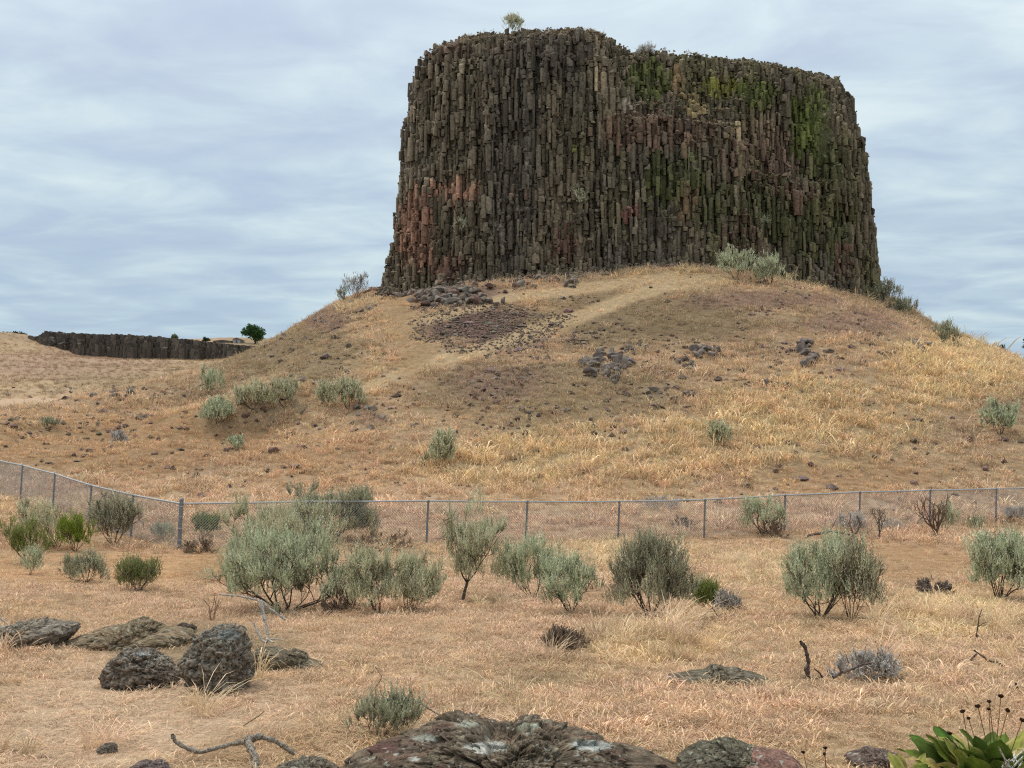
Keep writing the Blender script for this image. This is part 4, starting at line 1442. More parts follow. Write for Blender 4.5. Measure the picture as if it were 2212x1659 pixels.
for (x0, x1, tp, by, cols, lab, sd_) in ((240, 275, 932, 962, GREY, 'small dark grey bush alone on the mown ochre slope', 73), (88, 126, 902, 924, SAGE_DARK, 'flat grey bush near the crest of the ochre slope', 74),
                                         (496, 524, 942, 972, SAGE, 'tiny blue grey bush downhill of the lowest rounded sagebrush', 75)):
    shrub('sagebrush', lab, x0, x1, tp, by, (x0 + x1) / 2, cols, sd_, 7, 1.2, 130, **KW2)


def on_ground(u_, Y):
    a_ = ray(u_ * DS, 300)[0]
    return (a_ * Y, Y, Hs(a_ * Y, Y))


def shrub_at(lab, x0, x1, tp, Y, cols, sd_, n_=260, bare=0.0, point=None, **kw):
    """a shrub whose foot is on the mound's outline or on a ledge"""
    bx = (x0 + x1) / 2
    pt_ = point or on_ground(bx, Y)
    vb = project(*[np.array(c) for c in pt_])[1] / DS
    shrub('sagebrush', lab, x0, x1, tp, vb, bx, cols, sd_, 6, 0.95, n_, point=pt_, bare=bare, **{**KW, **kw})


shrub_at('half bare wind swept shrub on the left shoulder beside the cliff corner', 738, 796, 590, 93.0, GREY, 81, 240, 0.35, twigs=170)
shrub_at('small upright sprig bush lower on the left shoulder skyline', 728, 748, 618, 92.5, SAGE_DARK, 82, 60)
shrub_at('dark sagebrush at the right foot of the cliff on the skyline', 1884, 1948, 604, 91.0, SAGE_DARK, 83, 330, twigs=120)
shrub_at('low green sagebrush downhill from the right foot of the cliff', 1922, 1980, 645, 91.0, SAGE_DARK, 84, 280)


def on_rock(u_, v_):
    """column top nearest to the picture position"""
    pu, pv = project(cxy[:, 0], cxy[:, 1], zt)
    ok_ = (cxy[:, 1] < 97)
    d_ = np.hypot(pu / DS - u_, pv / DS - v_) + np.where(ok_, 0, 1e6)
    i_ = int(np.argmin(d_))
    return (float(cxy[i_, 0]), float(cxy[i_, 1]), float(zt[i_]) + 0.02)


for (x0, x1, tp, by, cols, n_, bare, lab, sd_) in ((1094, 1134, 28, 68, SAGE_WARM, 230, 0.0, 'lone green sagebrush crowning the highest point of the butte', 91),
                                                  (1376, 1414, 92, 122, GREY, 150, 0.2, 'pale twiggy sagebrush on the butte rim at the dip', 92),
                                                  (1228, 1268, 394, 452, SAGE, 190, 0.0, 'silvery sagebrush clinging to the middle of the cliff face', 93),
                                                  (978, 1022, 470, 512, SAGE_WARM, 150, 0.1, 'straw coloured bush on a ledge low on the left cliff face', 94),
                                                  (1636, 1664, 466, 496, SAGE, 80, 0.1, 'small grey bush on a ledge low on the right cliff face', 95)):
    pt_ = on_rock((x0 + x1) / 2, by)
    shrub('sagebrush', lab, x0, x1, tp, by, (x0 + x1) / 2, cols, sd_, 6, 0.8, n_, point=pt_, bare=bare, **KW)

# ------------------------------------------------------------------ boulders of the foreground
SS = 1024.0 / 4032.0                 # positions below were taken on the full size picture


def hs(x, y):
    return hit(x * SS, y * SS)


def mat_boulder():
    m, t, b = new_mat('lichened_basalt', 0.95, 0.15)
    p = pos_vec(t)
    base = attr(t)
    n1 = noise_tex(t, p, 9.0, 8, 0.65)
    n2 = noise_tex(t, p, 55.0, 5, 0.7)
    c = mix_color(t, 1.0, base, ramp(t, n1, [(0.30, 0.55), (0.55, 1.05), (0.75, 1.45)]), 'MULTIPLY')
    c = mix_color(t, 1.0, c, ramp(t, n2, [(0.30, 0.5), (0.55, 1.05), (0.75, 1.5)]), 'MULTIPLY')
    # crustose lichen in small pale rosettes
    vo = N(t, 'ShaderNodeTexVoronoi')
    vo.inputs['Scale'].default_value = 17.0
    wv = N(t, 'ShaderNodeVectorMath', operation='ADD')
    t.links.new(p, wv.inputs[0])
    sc_ = N(t, 'ShaderNodeVectorMath', operation='SCALE')
    t.links.new(noise_tex(t, p, 26.0, 3, 0.6, out=1), sc_.inputs[0])
    sc_.inputs['Scale'].default_value = 0.045
    t.links.new(sc_.outputs[0], wv.inputs[1])
    t.links.new(wv.outputs[0], vo.inputs['Vector'])
    spot = ramp(t, vo.outputs['Distance'], [(0.24, 1.0), (0.29, 0.0)])
    gate = ramp(t, noise_tex(t, p, 7.0, 3, 0.5), [(0.50, 0.0), (0.54, 1.0)])
    f = math_node(t, 'MULTIPLY', math_node(t, 'MULTIPLY', spot, gate), ramp(t, n2, [(0.35, 0.25), (0.6, 0.9)]))
    c = mix_color(t, f, c, (0.42, 0.42, 0.36))
    t.links.new(c, b.inputs['Base Color'])
    h = math_node(t, 'ADD', math_node(t, 'MULTIPLY', n2, 0.5), n1)
    add_bump(t, b, h, 1.0, 0.035)
    return m


M_BOULDER = mat_boulder()


def boulder(name, label, outline, Y, depth, seed, sub=5, rough=0.05, base=(0.115, 0.10, 0.085), alt=(0.15, 0.085, 0.065), lichen=(0.30, 0.295, 0.25), pits=0.5, spots=(), group=None, category='boulder', lich=0.5, tilt=0.0):
    """a closed rock whose front outline follows the given outline (full size picture) at distance Y"""
    r = np.random.default_rng(seed)
    pl = np.array([P(x * SS, y * SS, Y) for x, y in outline])
    cen_ = np.array([(pl[:, 0].min() + pl[:, 0].max()) / 2, (pl[:, 2].min() + pl[:, 2].max()) / 2])
    ang = np.arctan2(pl[:, 2] - cen_[1], pl[:, 0] - cen_[0])
    rad = np.hypot(pl[:, 0] - cen_[0], pl[:, 2] - cen_[1])
    o_ = np.argsort(ang)
    ang, rad = ang[o_], rad[o_]
    bm = bmesh.new()
    bmesh.ops.create_icosphere(bm, subdivisions=sub, radius=1.0)
    bm.verts.index_update()
    v = np.array([q_.co[:] for q_ in bm.verts])
    f = np.array([[q_.index for q_ in g_.verts] for g_ in bm.faces])
    bm.free()
    th = np.arctan2(v[:, 2], v[:, 0])
    rr_ = np.interp(th, np.concatenate([ang - 2 * math.pi, ang, ang + 2 * math.pi]), np.tile(rad, 3))
    rho = np.hypot(v[:, 0], v[:, 2]) ** 0.75
    x = rr_ * rho * np.cos(th)
    z = rr_ * rho * np.sin(th)
    y = depth * np.sign(v[:, 1]) * np.abs(v[:, 1]) ** 0.8
    p_ = np.stack([x, y - tilt * z, z], 1)
    nrm_ = unit(np.stack([x / (rr_.mean() ** 2), y / depth ** 2, z / (rr_.mean() ** 2)], 1))
    S = 1.0 / max(rad.mean(), 0.05)
    n_ = fbm(p_ * 2.2 * S + seed, 3, seed)
    f1, f2, ca_ = voro((p_ + 0.10 / S * np.stack([n_, -n_, n_ * 0.5], 1)) * np.array([2.6, 2.6, 6.0]) * S + seed, seed)
    f3, f4, cb_ = voro(p_ * 8.0 * S + seed * 2, seed + 5)
    n2_ = fbm(p_ * 14 * S, 4, seed + 9, 0.6)
    facet = np.round(n_ * 3) / 3 * 0.5 + n_ * 0.5
    n3_ = fbm(p_ * 45 * S, 3, seed + 19, 0.6)
    disp = n3_ * 0.45 + facet * 1.1 + (ca_ - 0.5) * 2.2 + np.minimum(f2 - f1, 0.18) * 5.0 - 0.9 + (cb_ - 0.5) * 1.0 * (0.4 + pits) + np.minimum(f4 - f3, 0.15) * 3.0 * pits - 0.3 + n2_ * 0.55
    p_ = p_ + nrm_ * (disp * rough / S * 1.0)[:, None]
    c = np.repeat(np.array(base)[None], len(p_), 0)
    w = smooth(0.0, 0.5, fbm(p_ * 3.0 * S + 3, 3, seed + 1))[:, None]
    c = c * (1 - 0.7 * w) + np.array(alt) * 0.7 * w
    up_ = np.clip(nrm_[:, 2], 0, 1)
    w = (lich * (0.25 + up_) * smooth(0.0, 0.45, fbm(p_ * 6.0 * S, 4, seed + 2)))[:, None]
    w = np.clip(w, 0, 1)
    c = c * (1 - w) + np.array(lichen) * w
    c = c * np.clip(1 + 1.1 * n2_ + 0.9 * n3_, 0.4, 1.9)[:, None]
    base_p = np.array([cen_[0], Y, cen_[1]])
    for (sx_, sy_, rx_, ry_, sc__) in spots:
        u_, v_ = project(p_[:, 0] + base_p[0], p_[:, 1] + base_p[1], p_[:, 2] + base_p[2])
        q_ = np.hypot((u_ / SS - sx_) / rx_, (v_ / SS - sy_) / ry_) + 0.35 * fbm(p_ * 30, 3, 5)
        w = ((1 - smooth(0.75, 1.0, q_)) * (p_[:, 1] < 0.1))[:, None]
        c = c * (1 - w) + np.array(sc__) * w
    zb_ = p_[:, 2].min()
    p_[:, 2] -= zb_
    me = make_mesh(name, p_, f, c, False)
    o = obj(name, me, M_BOULDER, None, (base_p[0], base_p[1], base_p[2] + zb_))
    return tag(o, label, category, group)


YF = 6.25
boulder('boulder', 'big lichen blotched rock with white patch in front of the dry field',
        [(1345, 3043), (1390, 2998), (1480, 2953), (1600, 2906), (1700, 2880), (1850, 2860), (1910, 2870), (1925, 2892), (2020, 2888), (2200, 2900), (2350, 2918), (2420, 2948),
         (2470, 2990), (2560, 2998), (2640, 3023), (2710, 3063), (2700, 3158), (2300, 3228), (1800, 3248), (1450, 3188), (1340, 3118)], YF, 0.62, 3, 7, 0.048,
        (0.145, 0.112, 0.078), (0.135, 0.078, 0.058), (0.32, 0.30, 0.22), 0.9, lich=0.34,
        spots=[(1915, 2942, 90, 26, (0.55, 0.54, 0.48)), (2330, 2935, 90, 24, (0.40, 0.42, 0.38)), (1680, 2905, 60, 16, (0.28, 0.29, 0.24)), (2080, 2860, 60, 14, (0.33, 0.35, 0.26)), (1480, 2945, 90, 22, (0.13, 0.07, 0.055)), (1630, 2988, 22, 10, (0.5, 0.5, 0.44)), (1840, 2850, 50, 12, (0.36, 0.37, 0.30))])
boulder('boulder', 'dark mossy rock lying right of the big lichen blotched rock',
        [(2670, 3001), (2720, 2961), (2790, 2941), (2870, 2934), (2950, 2951), (3010, 2976), (3090, 2991), (3120, 3026), (3100, 3096), (2900, 3126), (2700, 3096)], 6.3, 0.30, 4, 6, 0.05, (0.12, 0.105, 0.075), (0.11, 0.10, 0.055), (0.30, 0.30, 0.22), 0.7, lich=0.5)
boulder('boulder', 'smooth reddish slab beside the dark mossy rock',
        [(2880, 3010), (2960, 2990), (3060, 2972), (3120, 2978), (3150, 3005), (3140, 3060), (3000, 3100), (2890, 3070)], 6.15, 0.25, 5, 5, 0.02, (0.24, 0.135, 0.105), (0.20, 0.115, 0.09), (0.3, 0.25, 0.2), 0.2, lich=0.2)
boulder('boulder', 'low dark flat rock half sunk in grass left of the green leafy plant',
        [(3330, 2985), (3390, 2968), (3470, 2964), (3540, 2978), (3560, 2995), (3540, 3020), (3450, 3030), (3340, 3020)], hs(3440, 3005)[1], 0.16, 6, 5, 0.05, (0.15, 0.11, 0.09), (0.16, 0.10, 0.085), (0.28, 0.25, 0.2), 0.4, lich=0.3)
boulder('boulder', 'rounded dark pitted boulder with pale lichen top, the lower of the pair',
        [(402, 2660), (430, 2615), (470, 2575), (530, 2562), (600, 2570), (650, 2595), (690, 2630), (702, 2670), (690, 2720), (600, 2745), (480, 2735), (410, 2700)], hs(560, 2700)[1], 0.22, 7, 6, 0.062,
        (0.20, 0.165, 0.13), (0.23, 0.185, 0.14), (0.30, 0.30, 0.27), 1.0, spots=[(560, 2575, 42, 9, (0.42, 0.42, 0.40))], lich=0.45)
boulder('boulder', 'tall angular dark pitted boulder, the upright one of the pair',
        [(708, 2650), (725, 2590), (760, 2540), (815, 2480), (860, 2468), (940, 2466), (960, 2490), (985, 2560), (998, 2620), (990, 2655), (965, 2680), (960, 2735), (900, 2760), (820, 2740), (800, 2690), (740, 2690)], hs(860, 2715)[1], 0.24, 8, 6, 0.052,
        (0.205, 0.178, 0.142), (0.25, 0.20, 0.145), (0.27, 0.275, 0.25), 1.0, spots=[(900, 2500, 50, 26, (0.22, 0.225, 0.21))], lich=0.4)
boulder('boulder', 'long grey rock hump poking out of the ground at the field edge',
        [(-120, 2560), (-60, 2496), (40, 2472), (120, 2456), (220, 2450), (290, 2460), (305, 2476), (260, 2520), (180, 2560), (60, 2585), (-60, 2590)], hs(120, 2545)[1] + 0.2, 0.45, 9, 6, 0.05, (0.225, 0.19, 0.15), (0.21, 0.165, 0.11), (0.33, 0.31, 0.26), 0.6, lich=0.4)
boulder('boulder', 'flat mossy bedrock hump behind the pair of pitted boulders',
        [(280, 2520), (360, 2490), (480, 2480), (620, 2486), (740, 2492), (770, 2520), (700, 2560), (560, 2570), (400, 2560)], hs(520, 2545)[1] + 0.25, 0.55, 10, 6, 0.05, (0.21, 0.165, 0.105), (0.24, 0.165, 0.10), (0.34, 0.29, 0.20), 0.4, lich=0.4)
boulder('boulder', 'small dark shard of rock lying on the flat mossy bedrock',
        [(690, 2468), (705, 2458), (740, 2460), (775, 2472), (770, 2488), (720, 2484)], hs(735, 2486)[1], 0.07, 11, 4, 0.06, (0.10, 0.08, 0.065), (0.13, 0.085, 0.065), (0.2, 0.18, 0.15), 0.4, lich=0.2)
boulder('boulder', 'low mossy bedrock ridge running out from the upright boulder',
        [(985, 2600), (1000, 2560), (1060, 2552), (1130, 2580), (1210, 2605), (1295, 2628), (1280, 2640), (1180, 2640), (1040, 2640)], hs(1120, 2632)[1], 0.22, 12, 5, 0.05, (0.15, 0.125, 0.085), (0.18, 0.13, 0.085), (0.3, 0.27, 0.2), 0.4, lich=0.3)
boulder('boulder', 'long low dark outcrop in the middle of the pinkish grass',
        [(2625, 2665), (2700, 2655), (2780, 2648), (2860, 2642), (2940, 2648), (3000, 2662), (3035, 2680), (2960, 2690), (2800, 2688), (2660, 2682)], hs(2830, 2680)[1], 0.25, 13, 5, 0.06, (0.16, 0.14, 0.10), (0.18, 0.14, 0.095), (0.28, 0.27, 0.2), 0.6, lich=0.3)
boulder('boulder', 'small square grey stone on the bare pale ground',
        [(382, 2950), (400, 2936), (428, 2928), (450, 2926), (462, 2955), (455, 2975), (400, 2975)], hs(425, 2965)[1], 0.045, 14, 4, 0.07, (0.22, 0.19, 0.155), (0.18, 0.14, 0.11), (0.32, 0.30, 0.26), 0.4, lich=0.3)
boulder('boulder', 'purplish rock edge just showing below the forked dead branch',
        [(505, 3030), (530, 3012), (590, 3010), (660, 3022), (665, 3060), (520, 3070)], 6.35, 0.12, 15, 5, 0.06, (0.16, 0.115, 0.105), (0.13, 0.09, 0.08), (0.3, 0.27, 0.24), 0.4)
boulder('boulder', 'mossy rock edge between the forked dead branch and the big rock',
        [(1080, 3024), (1130, 3008), (1200, 3005), (1290, 3012), (1330, 3030), (1300, 3080), (1100, 3080)], 6.35, 0.16, 16, 5, 0.06, (0.14, 0.12, 0.09), (0.16, 0.12, 0.085), (0.3, 0.29, 0.22), 0.5)
boulder('boulder', 'dark boulder with a pale edge at the foot of the far cliff band',
        [(178, 1350), (190, 1330), (205, 1326), (218, 1338), (228, 1352), (222, 1362), (185, 1362)], hs(205, 1360)[1], 2.0, 17, 4, 0.08, (0.10, 0.09, 0.075), (0.14, 0.11, 0.09), (0.25, 0.24, 0.2), 0.4)

# ------------------------------------------------------------------ dead wood
def mat_wood():
    m, t, b = new_mat('weathered_wood', 0.9, 0.15)
    p = pos_vec(t)
    n1 = noise_tex(t, p, 85.0, 5, 0.7, 1.0)
    c = mix_color(t, 1.0, attr(t), ramp(t, n1, [(0.40, 0.18), (0.48, 0.9), (0.65, 1.5)]), 'MULTIPLY')
    t.links.new(c, b.inputs['Base Color'])
    add_bump(t, b, n1, 0.8, 0.012)
    return m


M_WOOD = mat_wood()


def dead_wood(name, label, Y, lines, color, seed, group='dead wood on the ground', thick=1.0):
    """lines: list of (points on the full size picture, first radius, last radius, depth offset of the end)"""
    r = np.random.default_rng(seed)
    segs = []
    for pl, r0, r1, dy in lines:
        pl = np.array(pl, float)
        k = len(pl)
        # subdivide
        tt2 = np.linspace(0, k - 1, (k - 1) * 5 + 1)
        xs, ys = np.interp(tt2, np.arange(k), pl[:, 0]), np.interp(tt2, np.arange(k), pl[:, 1])
        s_ = tt2 / (k - 1)
        p3 = np.array([P(a_ * SS, b_ * SS, Y + dy * c_) for a_, b_, c_ in zip(xs, ys, s_)])
        rad_ = (r0 + (r1 - r0) * s_) * thick * 1.2
        p3 = p3 + r.normal(0, 0.10, p3.shape) * rad_[:, None]
        rad_ = rad_ * (1 + 0.22 * r.normal(0, 1, len(rad_)).clip(-1.2, 1.2))
        segs.append((p3, rad_))
    V, Q = tubes(segs, 9)
    root0 = np.array([V[:, 0].mean(), Y, V[:, 2].min()])
    C = np.repeat(np.array(color)[None], len(V), 0) * r.uniform(0.8, 1.2, (len(V), 1))
    o = obj(name, make_mesh(name, V - root0, Q, C, True), M_WOOD, None, tuple(root0))
    return tag(o, label, 'dead branch', group)


GREYW, PALEW, DARKW = (0.36, 0.32, 0.27), (0.50, 0.46, 0.41), (0.115, 0.085, 0.07)
dead_wood('dead_branch', 'forked bleached dead branch arching low over the bare pale ground', hs(960, 3000)[1],
          [([(678, 2892), (690, 2920), (740, 2948), (790, 2962), (850, 2945), (930, 2925), (985, 2918), (1030, 2902), (1080, 2915), (1130, 2945), (1160, 2968)], 0.010, 0.012, 0.1),
           ([(975, 2905), (985, 2940), (1005, 2985), (1008, 3030), (1000, 3070)], 0.020, 0.015, -0.25), ([(985, 2915), (1010, 2895), (1030, 2900)], 0.014, 0.016, 0.0)], (0.30, 0.26, 0.21), 1, thick=1.05)
yb = hs(1020, 2535)[1] - 0.15
dead_wood('dead_branch', 'long pale dead branch fallen across the foot of the largest sagebrush', yb,
          [([(865, 2340), (920, 2344), (970, 2352), (1030, 2368), (1040, 2378), (1080, 2410), (1125, 2440)], 0.008, 0.010, 0.2), ([(1028, 2366), (1035, 2410), (1048, 2460), (1055, 2500)], 0.020, 0.010, -0.1),
           ([(995, 2448), (1012, 2480), (1030, 2520), (1050, 2530)], 0.009, 0.009, -0.1), ([(1055, 2495), (1050, 2515), (1075, 2530)], 0.009, 0.006, -0.2), ([(1050, 2525), (1075, 2515), (1115, 2520)], 0.007, 0.004, 0.0)], PALEW, 2)
dead_wood('dead_branch', 'bent black snag standing up from the grass beside the grey mound', hs(3175, 2680)[1],
          [([(3150, 2525), (3168, 2545), (3178, 2580), (3184, 2605), (3178, 2640), (3180, 2672)], 0.011, 0.018, 0.0), ([(3130, 2680), (3160, 2668), (3200, 2672), (3240, 2665)], 0.014, 0.008, 0.1),
           ([(3240, 2672), (3228, 2650), (3205, 2632)], 0.008, 0.004, 0.0)], DARKW, 3)
dead_wood('dead_branch', 'forked twisted dead branch lying in front of the grey mound', hs(3310, 2670)[1] - 0.55,
          [([(3280, 2668), (3310, 2650), (3360, 2632), (3390, 2610), (3382, 2580)], 0.012, 0.006, 0.1), ([(3355, 2634), (3390, 2618), (3432, 2610)], 0.009, 0.005, 0.0), ([(3315, 2648), (3305, 2630), (3300, 2618)], 0.008, 0.004, 0.0),
           ([(3388, 2608), (3400, 2590)], 0.006, 0.003, 0.0)], (0.17, 0.13, 0.115), 4)
dead_wood('dead_branch', 'thin bare upright stick with twigs in the straw patch', hs(3850, 2530)[1],
          [([(3866, 2400), (3855, 2430), (3850, 2470), (3845, 2500), (3848, 2535)], 0.003, 0.010, 0.0), ([(3850, 2468), (3870, 2455), (3892, 2447)], 0.005, 0.002, 0.1), ([(3846, 2500), (3865, 2510), (3875, 2530)], 0.005, 0.003, 0.0), ([(3855, 2430), (3872, 2420)], 0.003, 0.002, 0.0)], DARKW, 5)
dead_wood('dead_branch', 'low tangled dark branch trailing through the grass below the thin stick', hs(3900, 2640)[1],
          [([(3835, 2560), (3850, 2572), (3880, 2590), (3890, 2602), (3930, 2610), (3975, 2640)], 0.006, 0.009, 0.1), ([(3820, 2600), (3840, 2580), (3850, 2572)], 0.008, 0.006, 0.0)], DARKW, 6)
dead_wood('dead_branch', 'crooked thin twig standing alone above the small front sagebrush', hs(1480, 2800)[1],
          [([(1478, 2625), (1490, 2645), (1503, 2662), (1495, 2685), (1476, 2708), (1482, 2740), (1484, 2780)], 0.0025, 0.004, 0.0)], (0.30, 0.22, 0.15), 7)
dead_wood('dead_branch', 'arched bleached twig bent over the small front sagebrush', hs(1500, 2880)[1] - 0.1,
          [([(1490, 2795), (1500, 2770), (1515, 2755), (1560, 2748), (1620, 2752), (1650, 2765), (1690, 2790), (1732, 2816)], 0.012, 0.0045, 0.1), ([(1512, 2756), (1510, 2742)], 0.006, 0.004, 0.0), ([(1645, 2762), (1648, 2745)], 0.004, 0.003, 0.0)], (0.42, 0.36, 0.29), 8)
dead_wood('dead_branch', 'gnarled dark fallen limb arching along the fence foot', hs(3230, 2130)[1],
          [([(3165, 2125), (3185, 2108), (3225, 2100), (3270, 2092), (3320, 2100), (3360, 2110), (3378, 2090), (3385, 2060), (3375, 2030)], 0.035, 0.02, 0.2), ([(3262, 2096), (3280, 2070), (3295, 2040)], 0.02, 0.008, 0.3), ([(3360, 2105), (3345, 2060), (3350, 2020)], 0.022, 0.01, 0.2)], (0.14, 0.10, 0.085), 9)
dead_wood('dead_branch', 'thin dark forked twig beside the small bright green tuft', hs(2790, 2440)[1],
          [([(2745, 2440), (2780, 2415), (2805, 2395), (2810, 2370)], 0.007, 0.003, 0.0), ([(2806, 2394), (2825, 2425), (2840, 2420)], 0.005, 0.003, 0.1)], (0.15, 0.10, 0.09), 10)
dead_wood('dead_branch', 'small dead stick leaning among the grass by the leafy plant', hs(4010, 2730)[1],
          [([(3975, 2705), (3998, 2725), (4015, 2745)], 0.006, 0.004, 0.0), ([(4000, 2690), (4008, 2715), (4020, 2735)], 0.007, 0.005, 0.0)], DARKW, 11)
dead_wood('dead_branch', 'pale broken stick at the end of the long grey rock hump', hs(20, 2465)[1],
          [([(-20, 2420), (5, 2438), (25, 2452), (40, 2462)], 0.010, 0.006, 0.0), ([(5, 2440), (0, 2420)], 0.006, 0.003, 0.0)], PALEW, 12)
dead_wood('dead_branch', 'slender golden twig leaning over the bare pale ground', hs(960, 2860)[1],
          [([(1040, 2800), (1020, 2818), (985, 2840), (955, 2860)], 0.003, 0.004, 0.0)], (0.34, 0.24, 0.14), 13)
lines = []
r_ = np.random.default_rng(9)
for k in range(16):
    x0, y0 = 3960 + r_.uniform(-30, 40), 3060 + r_.uniform(-20, 20)
    x1, y1 = 3930 + 130 * r_.uniform(0, 1), 2920 + 110 * r_.uniform(0, 1)
    lines.append(([(x0, y0), ((x0 + x1) / 2 + r_.normal(0, 14), (y0 + y1) / 2 + r_.normal(0, 10)), (x1, y1)], 0.006, 0.0028, r_.normal(0, 0.1)))
dead_wood('dead_branch', 'tangle of bleached white twigs beside the green leafy plant', 5.9, lines, (0.62, 0.58, 0.52), 14)

# small sagebrush by the big rock
shrub('sagebrush', 'small grey green sagebrush growing at the edge of the big lichened rock', 768, 912, 1512, 1600, 815, SAGE_DARK, 101, 7, 0.95, 420, 12, (0.020, 0.006), 0.07, twigs=150, group=MID, point=hs(1490, 2905) if hs(1490, 2905) is not None else None, fill=0.8)

# ------------------------------------------------------------------ the leafy plant with dried seed heads
M_GREENLEAF = mat_attr('broad_leaf', 0.75, 0.12, 0.3, 22.0, 0.18)
M_HEAD = mat_flat('seed_head', (0.045, 0.022, 0.012), 0.95, 0.1, 0.6, 160.0, 1.0)
M_STALK = mat_flat('dry_stalk', (0.20, 0.125, 0.06), 0.85, 0.2, 0.25, 60.0)


def leaf_mesh(seed, color, edge):
    """long arrow shaped leaf, folded at the midrib and arched, one unit long"""
    r = np.random.default_rng(seed)
    k = 11
    t_ = np.linspace(0, 1, k)
    pet = 0.16
    w = np.where(t_ < pet, 0.018, 0.175 * np.clip(np.sin(math.pi * np.clip((t_ - pet) / (1 - pet), 0, 1) ** 0.72), 0, 1) ** 0.8 + 0.004)
    arch = r.uniform(0.10, 0.34)
    yy = -arch * t_ ** 2.2
    zz = t_ * (1 - 0.12 * t_)
    wav = 0.035 * np.sin(t_ * r.uniform(9, 15) + r.uniform(0, 6))
    V, C = [], []
    for i in range(k):
        for s_, f in ((-1, 1.0), (-0.5, 0.55), (0, 0), (0.5, 0.55), (1, 1.0)):
            V.append((s_ * w[i], yy[i] + 0.35 * w[i] * f + (wav[i] * s_ if f else 0), zz[i]))
            C.append(np.array(color) * (1.35 if s_ == 0 else r.uniform(0.85, 1.15)) if abs(s_) < 1 or i < 4 else np.array(edge) * r.uniform(0.85, 1.15))
    Q = []
    for i in range(k - 1):
        for j in range(4):
            a_ = i * 5 + j
            Q.append((a_, a_ + 1, a_ + 6, a_ + 5))
    me = make_mesh('leaf', np.array(V), np.array(Q), np.array(C), True)
    me.materials.append(M_GREENLEAF)
    return me


LEAVES = [leaf_mesh(k, c, e) for k, (c, e) in enumerate((((0.092, 0.135, 0.020), (0.10, 0.14, 0.026)), ((0.115, 0.158, 0.026), (0.13, 0.165, 0.035)), ((0.065, 0.10, 0.018), (0.08, 0.115, 0.024)), ((0.135, 0.165, 0.03), (0.30, 0.25, 0.08)),
                                                        ((0.06, 0.12, 0.018), (0.075, 0.14, 0.025)), ((0.36, 0.29, 0.09), (0.52, 0.42, 0.22)), ((0.22, 0.23, 0.05), (0.40, 0.33, 0.14))))]


def seed_head_mesh():
    r = np.random.default_rng(3)
    bm = bmesh.new()
    bmesh.ops.create_icosphere(bm, subdivisions=3, radius=1.0)
    for v in bm.verts:
        d = Vector(v.co)
        k = 1 + 0.12 * r.normal()
        v.co = Vector((d.x * k, d.y * k, d.z * 0.62 * k + (0.1 if d.z > 0 else 0)))
    me = bpy.data.meshes.new('seed_head')
    bm.to_mesh(me)
    bm.free()
    me.materials.append(M_HEAD)
    return me


SEED = seed_head_mesh()


def leafy_plant(label, bx, Y, leaves, heads, seed, lmin, lmax, group='leafy plants with seed heads'):
    r = np.random.default_rng(seed)
    a_ = ray(bx * SS, 384)[0]
    base = np.array([a_ * Y, Y, Hs(a_ * Y, Y)])
    root = empty('balsamroot', tuple(base))
    tag(root, label, 'plant', group)
    for k in range(leaves):
        th = 2 * math.pi * k * 0.618 + r.normal(0, 0.2)
        tilt = r.uniform(0.10, 0.95)
        rad = r.uniform(0.01, 0.24)
        me = LEAVES[int(r.integers(0, 5)) if r.uniform() < (0.80 if tilt < 0.6 else 0.5) else int(r.integers(5, 7))]
        o = obj('leaf', me, None, root, (math.cos(th) * rad, math.sin(th) * rad, -0.01))
        o.rotation_euler = (tilt, r.normal(0, 0.25), th + math.pi / 2)
        L = r.uniform(lmin, lmax)
        o.scale = (L * r.uniform(0.9, 1.3), L, L)
    for (hx, hy, hr) in heads:
        top = P(hx * SS, hy * SS, Y + r.normal(0, 0.05)) - base
        foot_ = np.array([r.normal(0, 0.04) + top[0] * 0.35, r.normal(0, 0.04), -0.01])
        mid = foot_ * 0.45 + top * 0.55 + np.array([r.normal(0, 0.006), 0, 0])
        V, Q = tubes([(np.array([foot_, mid, top]), (0.0028, 0.0024, 0.0022))], 6)
        st = obj('stalk', make_mesh('stalk', V, Q, None, True), M_STALK, root)
        o = obj('seed_head', SEED, None, st, tuple(top))
        o.scale = (hr, hr, hr)
        o.rotation_euler = (r.normal(0, 0.3), r.normal(0, 0.3), 0)


HEADS = [(3400 + x / 3.5, 2650 + y / 3.5) for x, y in ((1368, 527), (1447, 625), (1577, 457), (1733, 393), (1727, 497), (1895, 320), (1987, 515), (1188, 832), (2190, 650))]
leafy_plant('big clump of long green arrow shaped leaves with dark dried flower heads', 3865, 6.15, 96, [(x, y, r__) for (x, y), r__ in zip(HEADS, (.0135, .0105, .014, .0115, .0105, .0145, .013, .0135, .014))], 5, 0.20, 0.38)
leafy_plant('small sparse leafy plant with two dried heads by the reddish slab', 3200, 6.1, 9, [(3163, 2962, 0.011), (3250, 2945, 0.011), (3246, 2968, 0.009)], 6, 0.08, 0.15)
leafy_plant('low yellowing leaves at the near edge of the big leafy clump', 3560, 6.15, 18, [], 7, 0.12, 0.24)

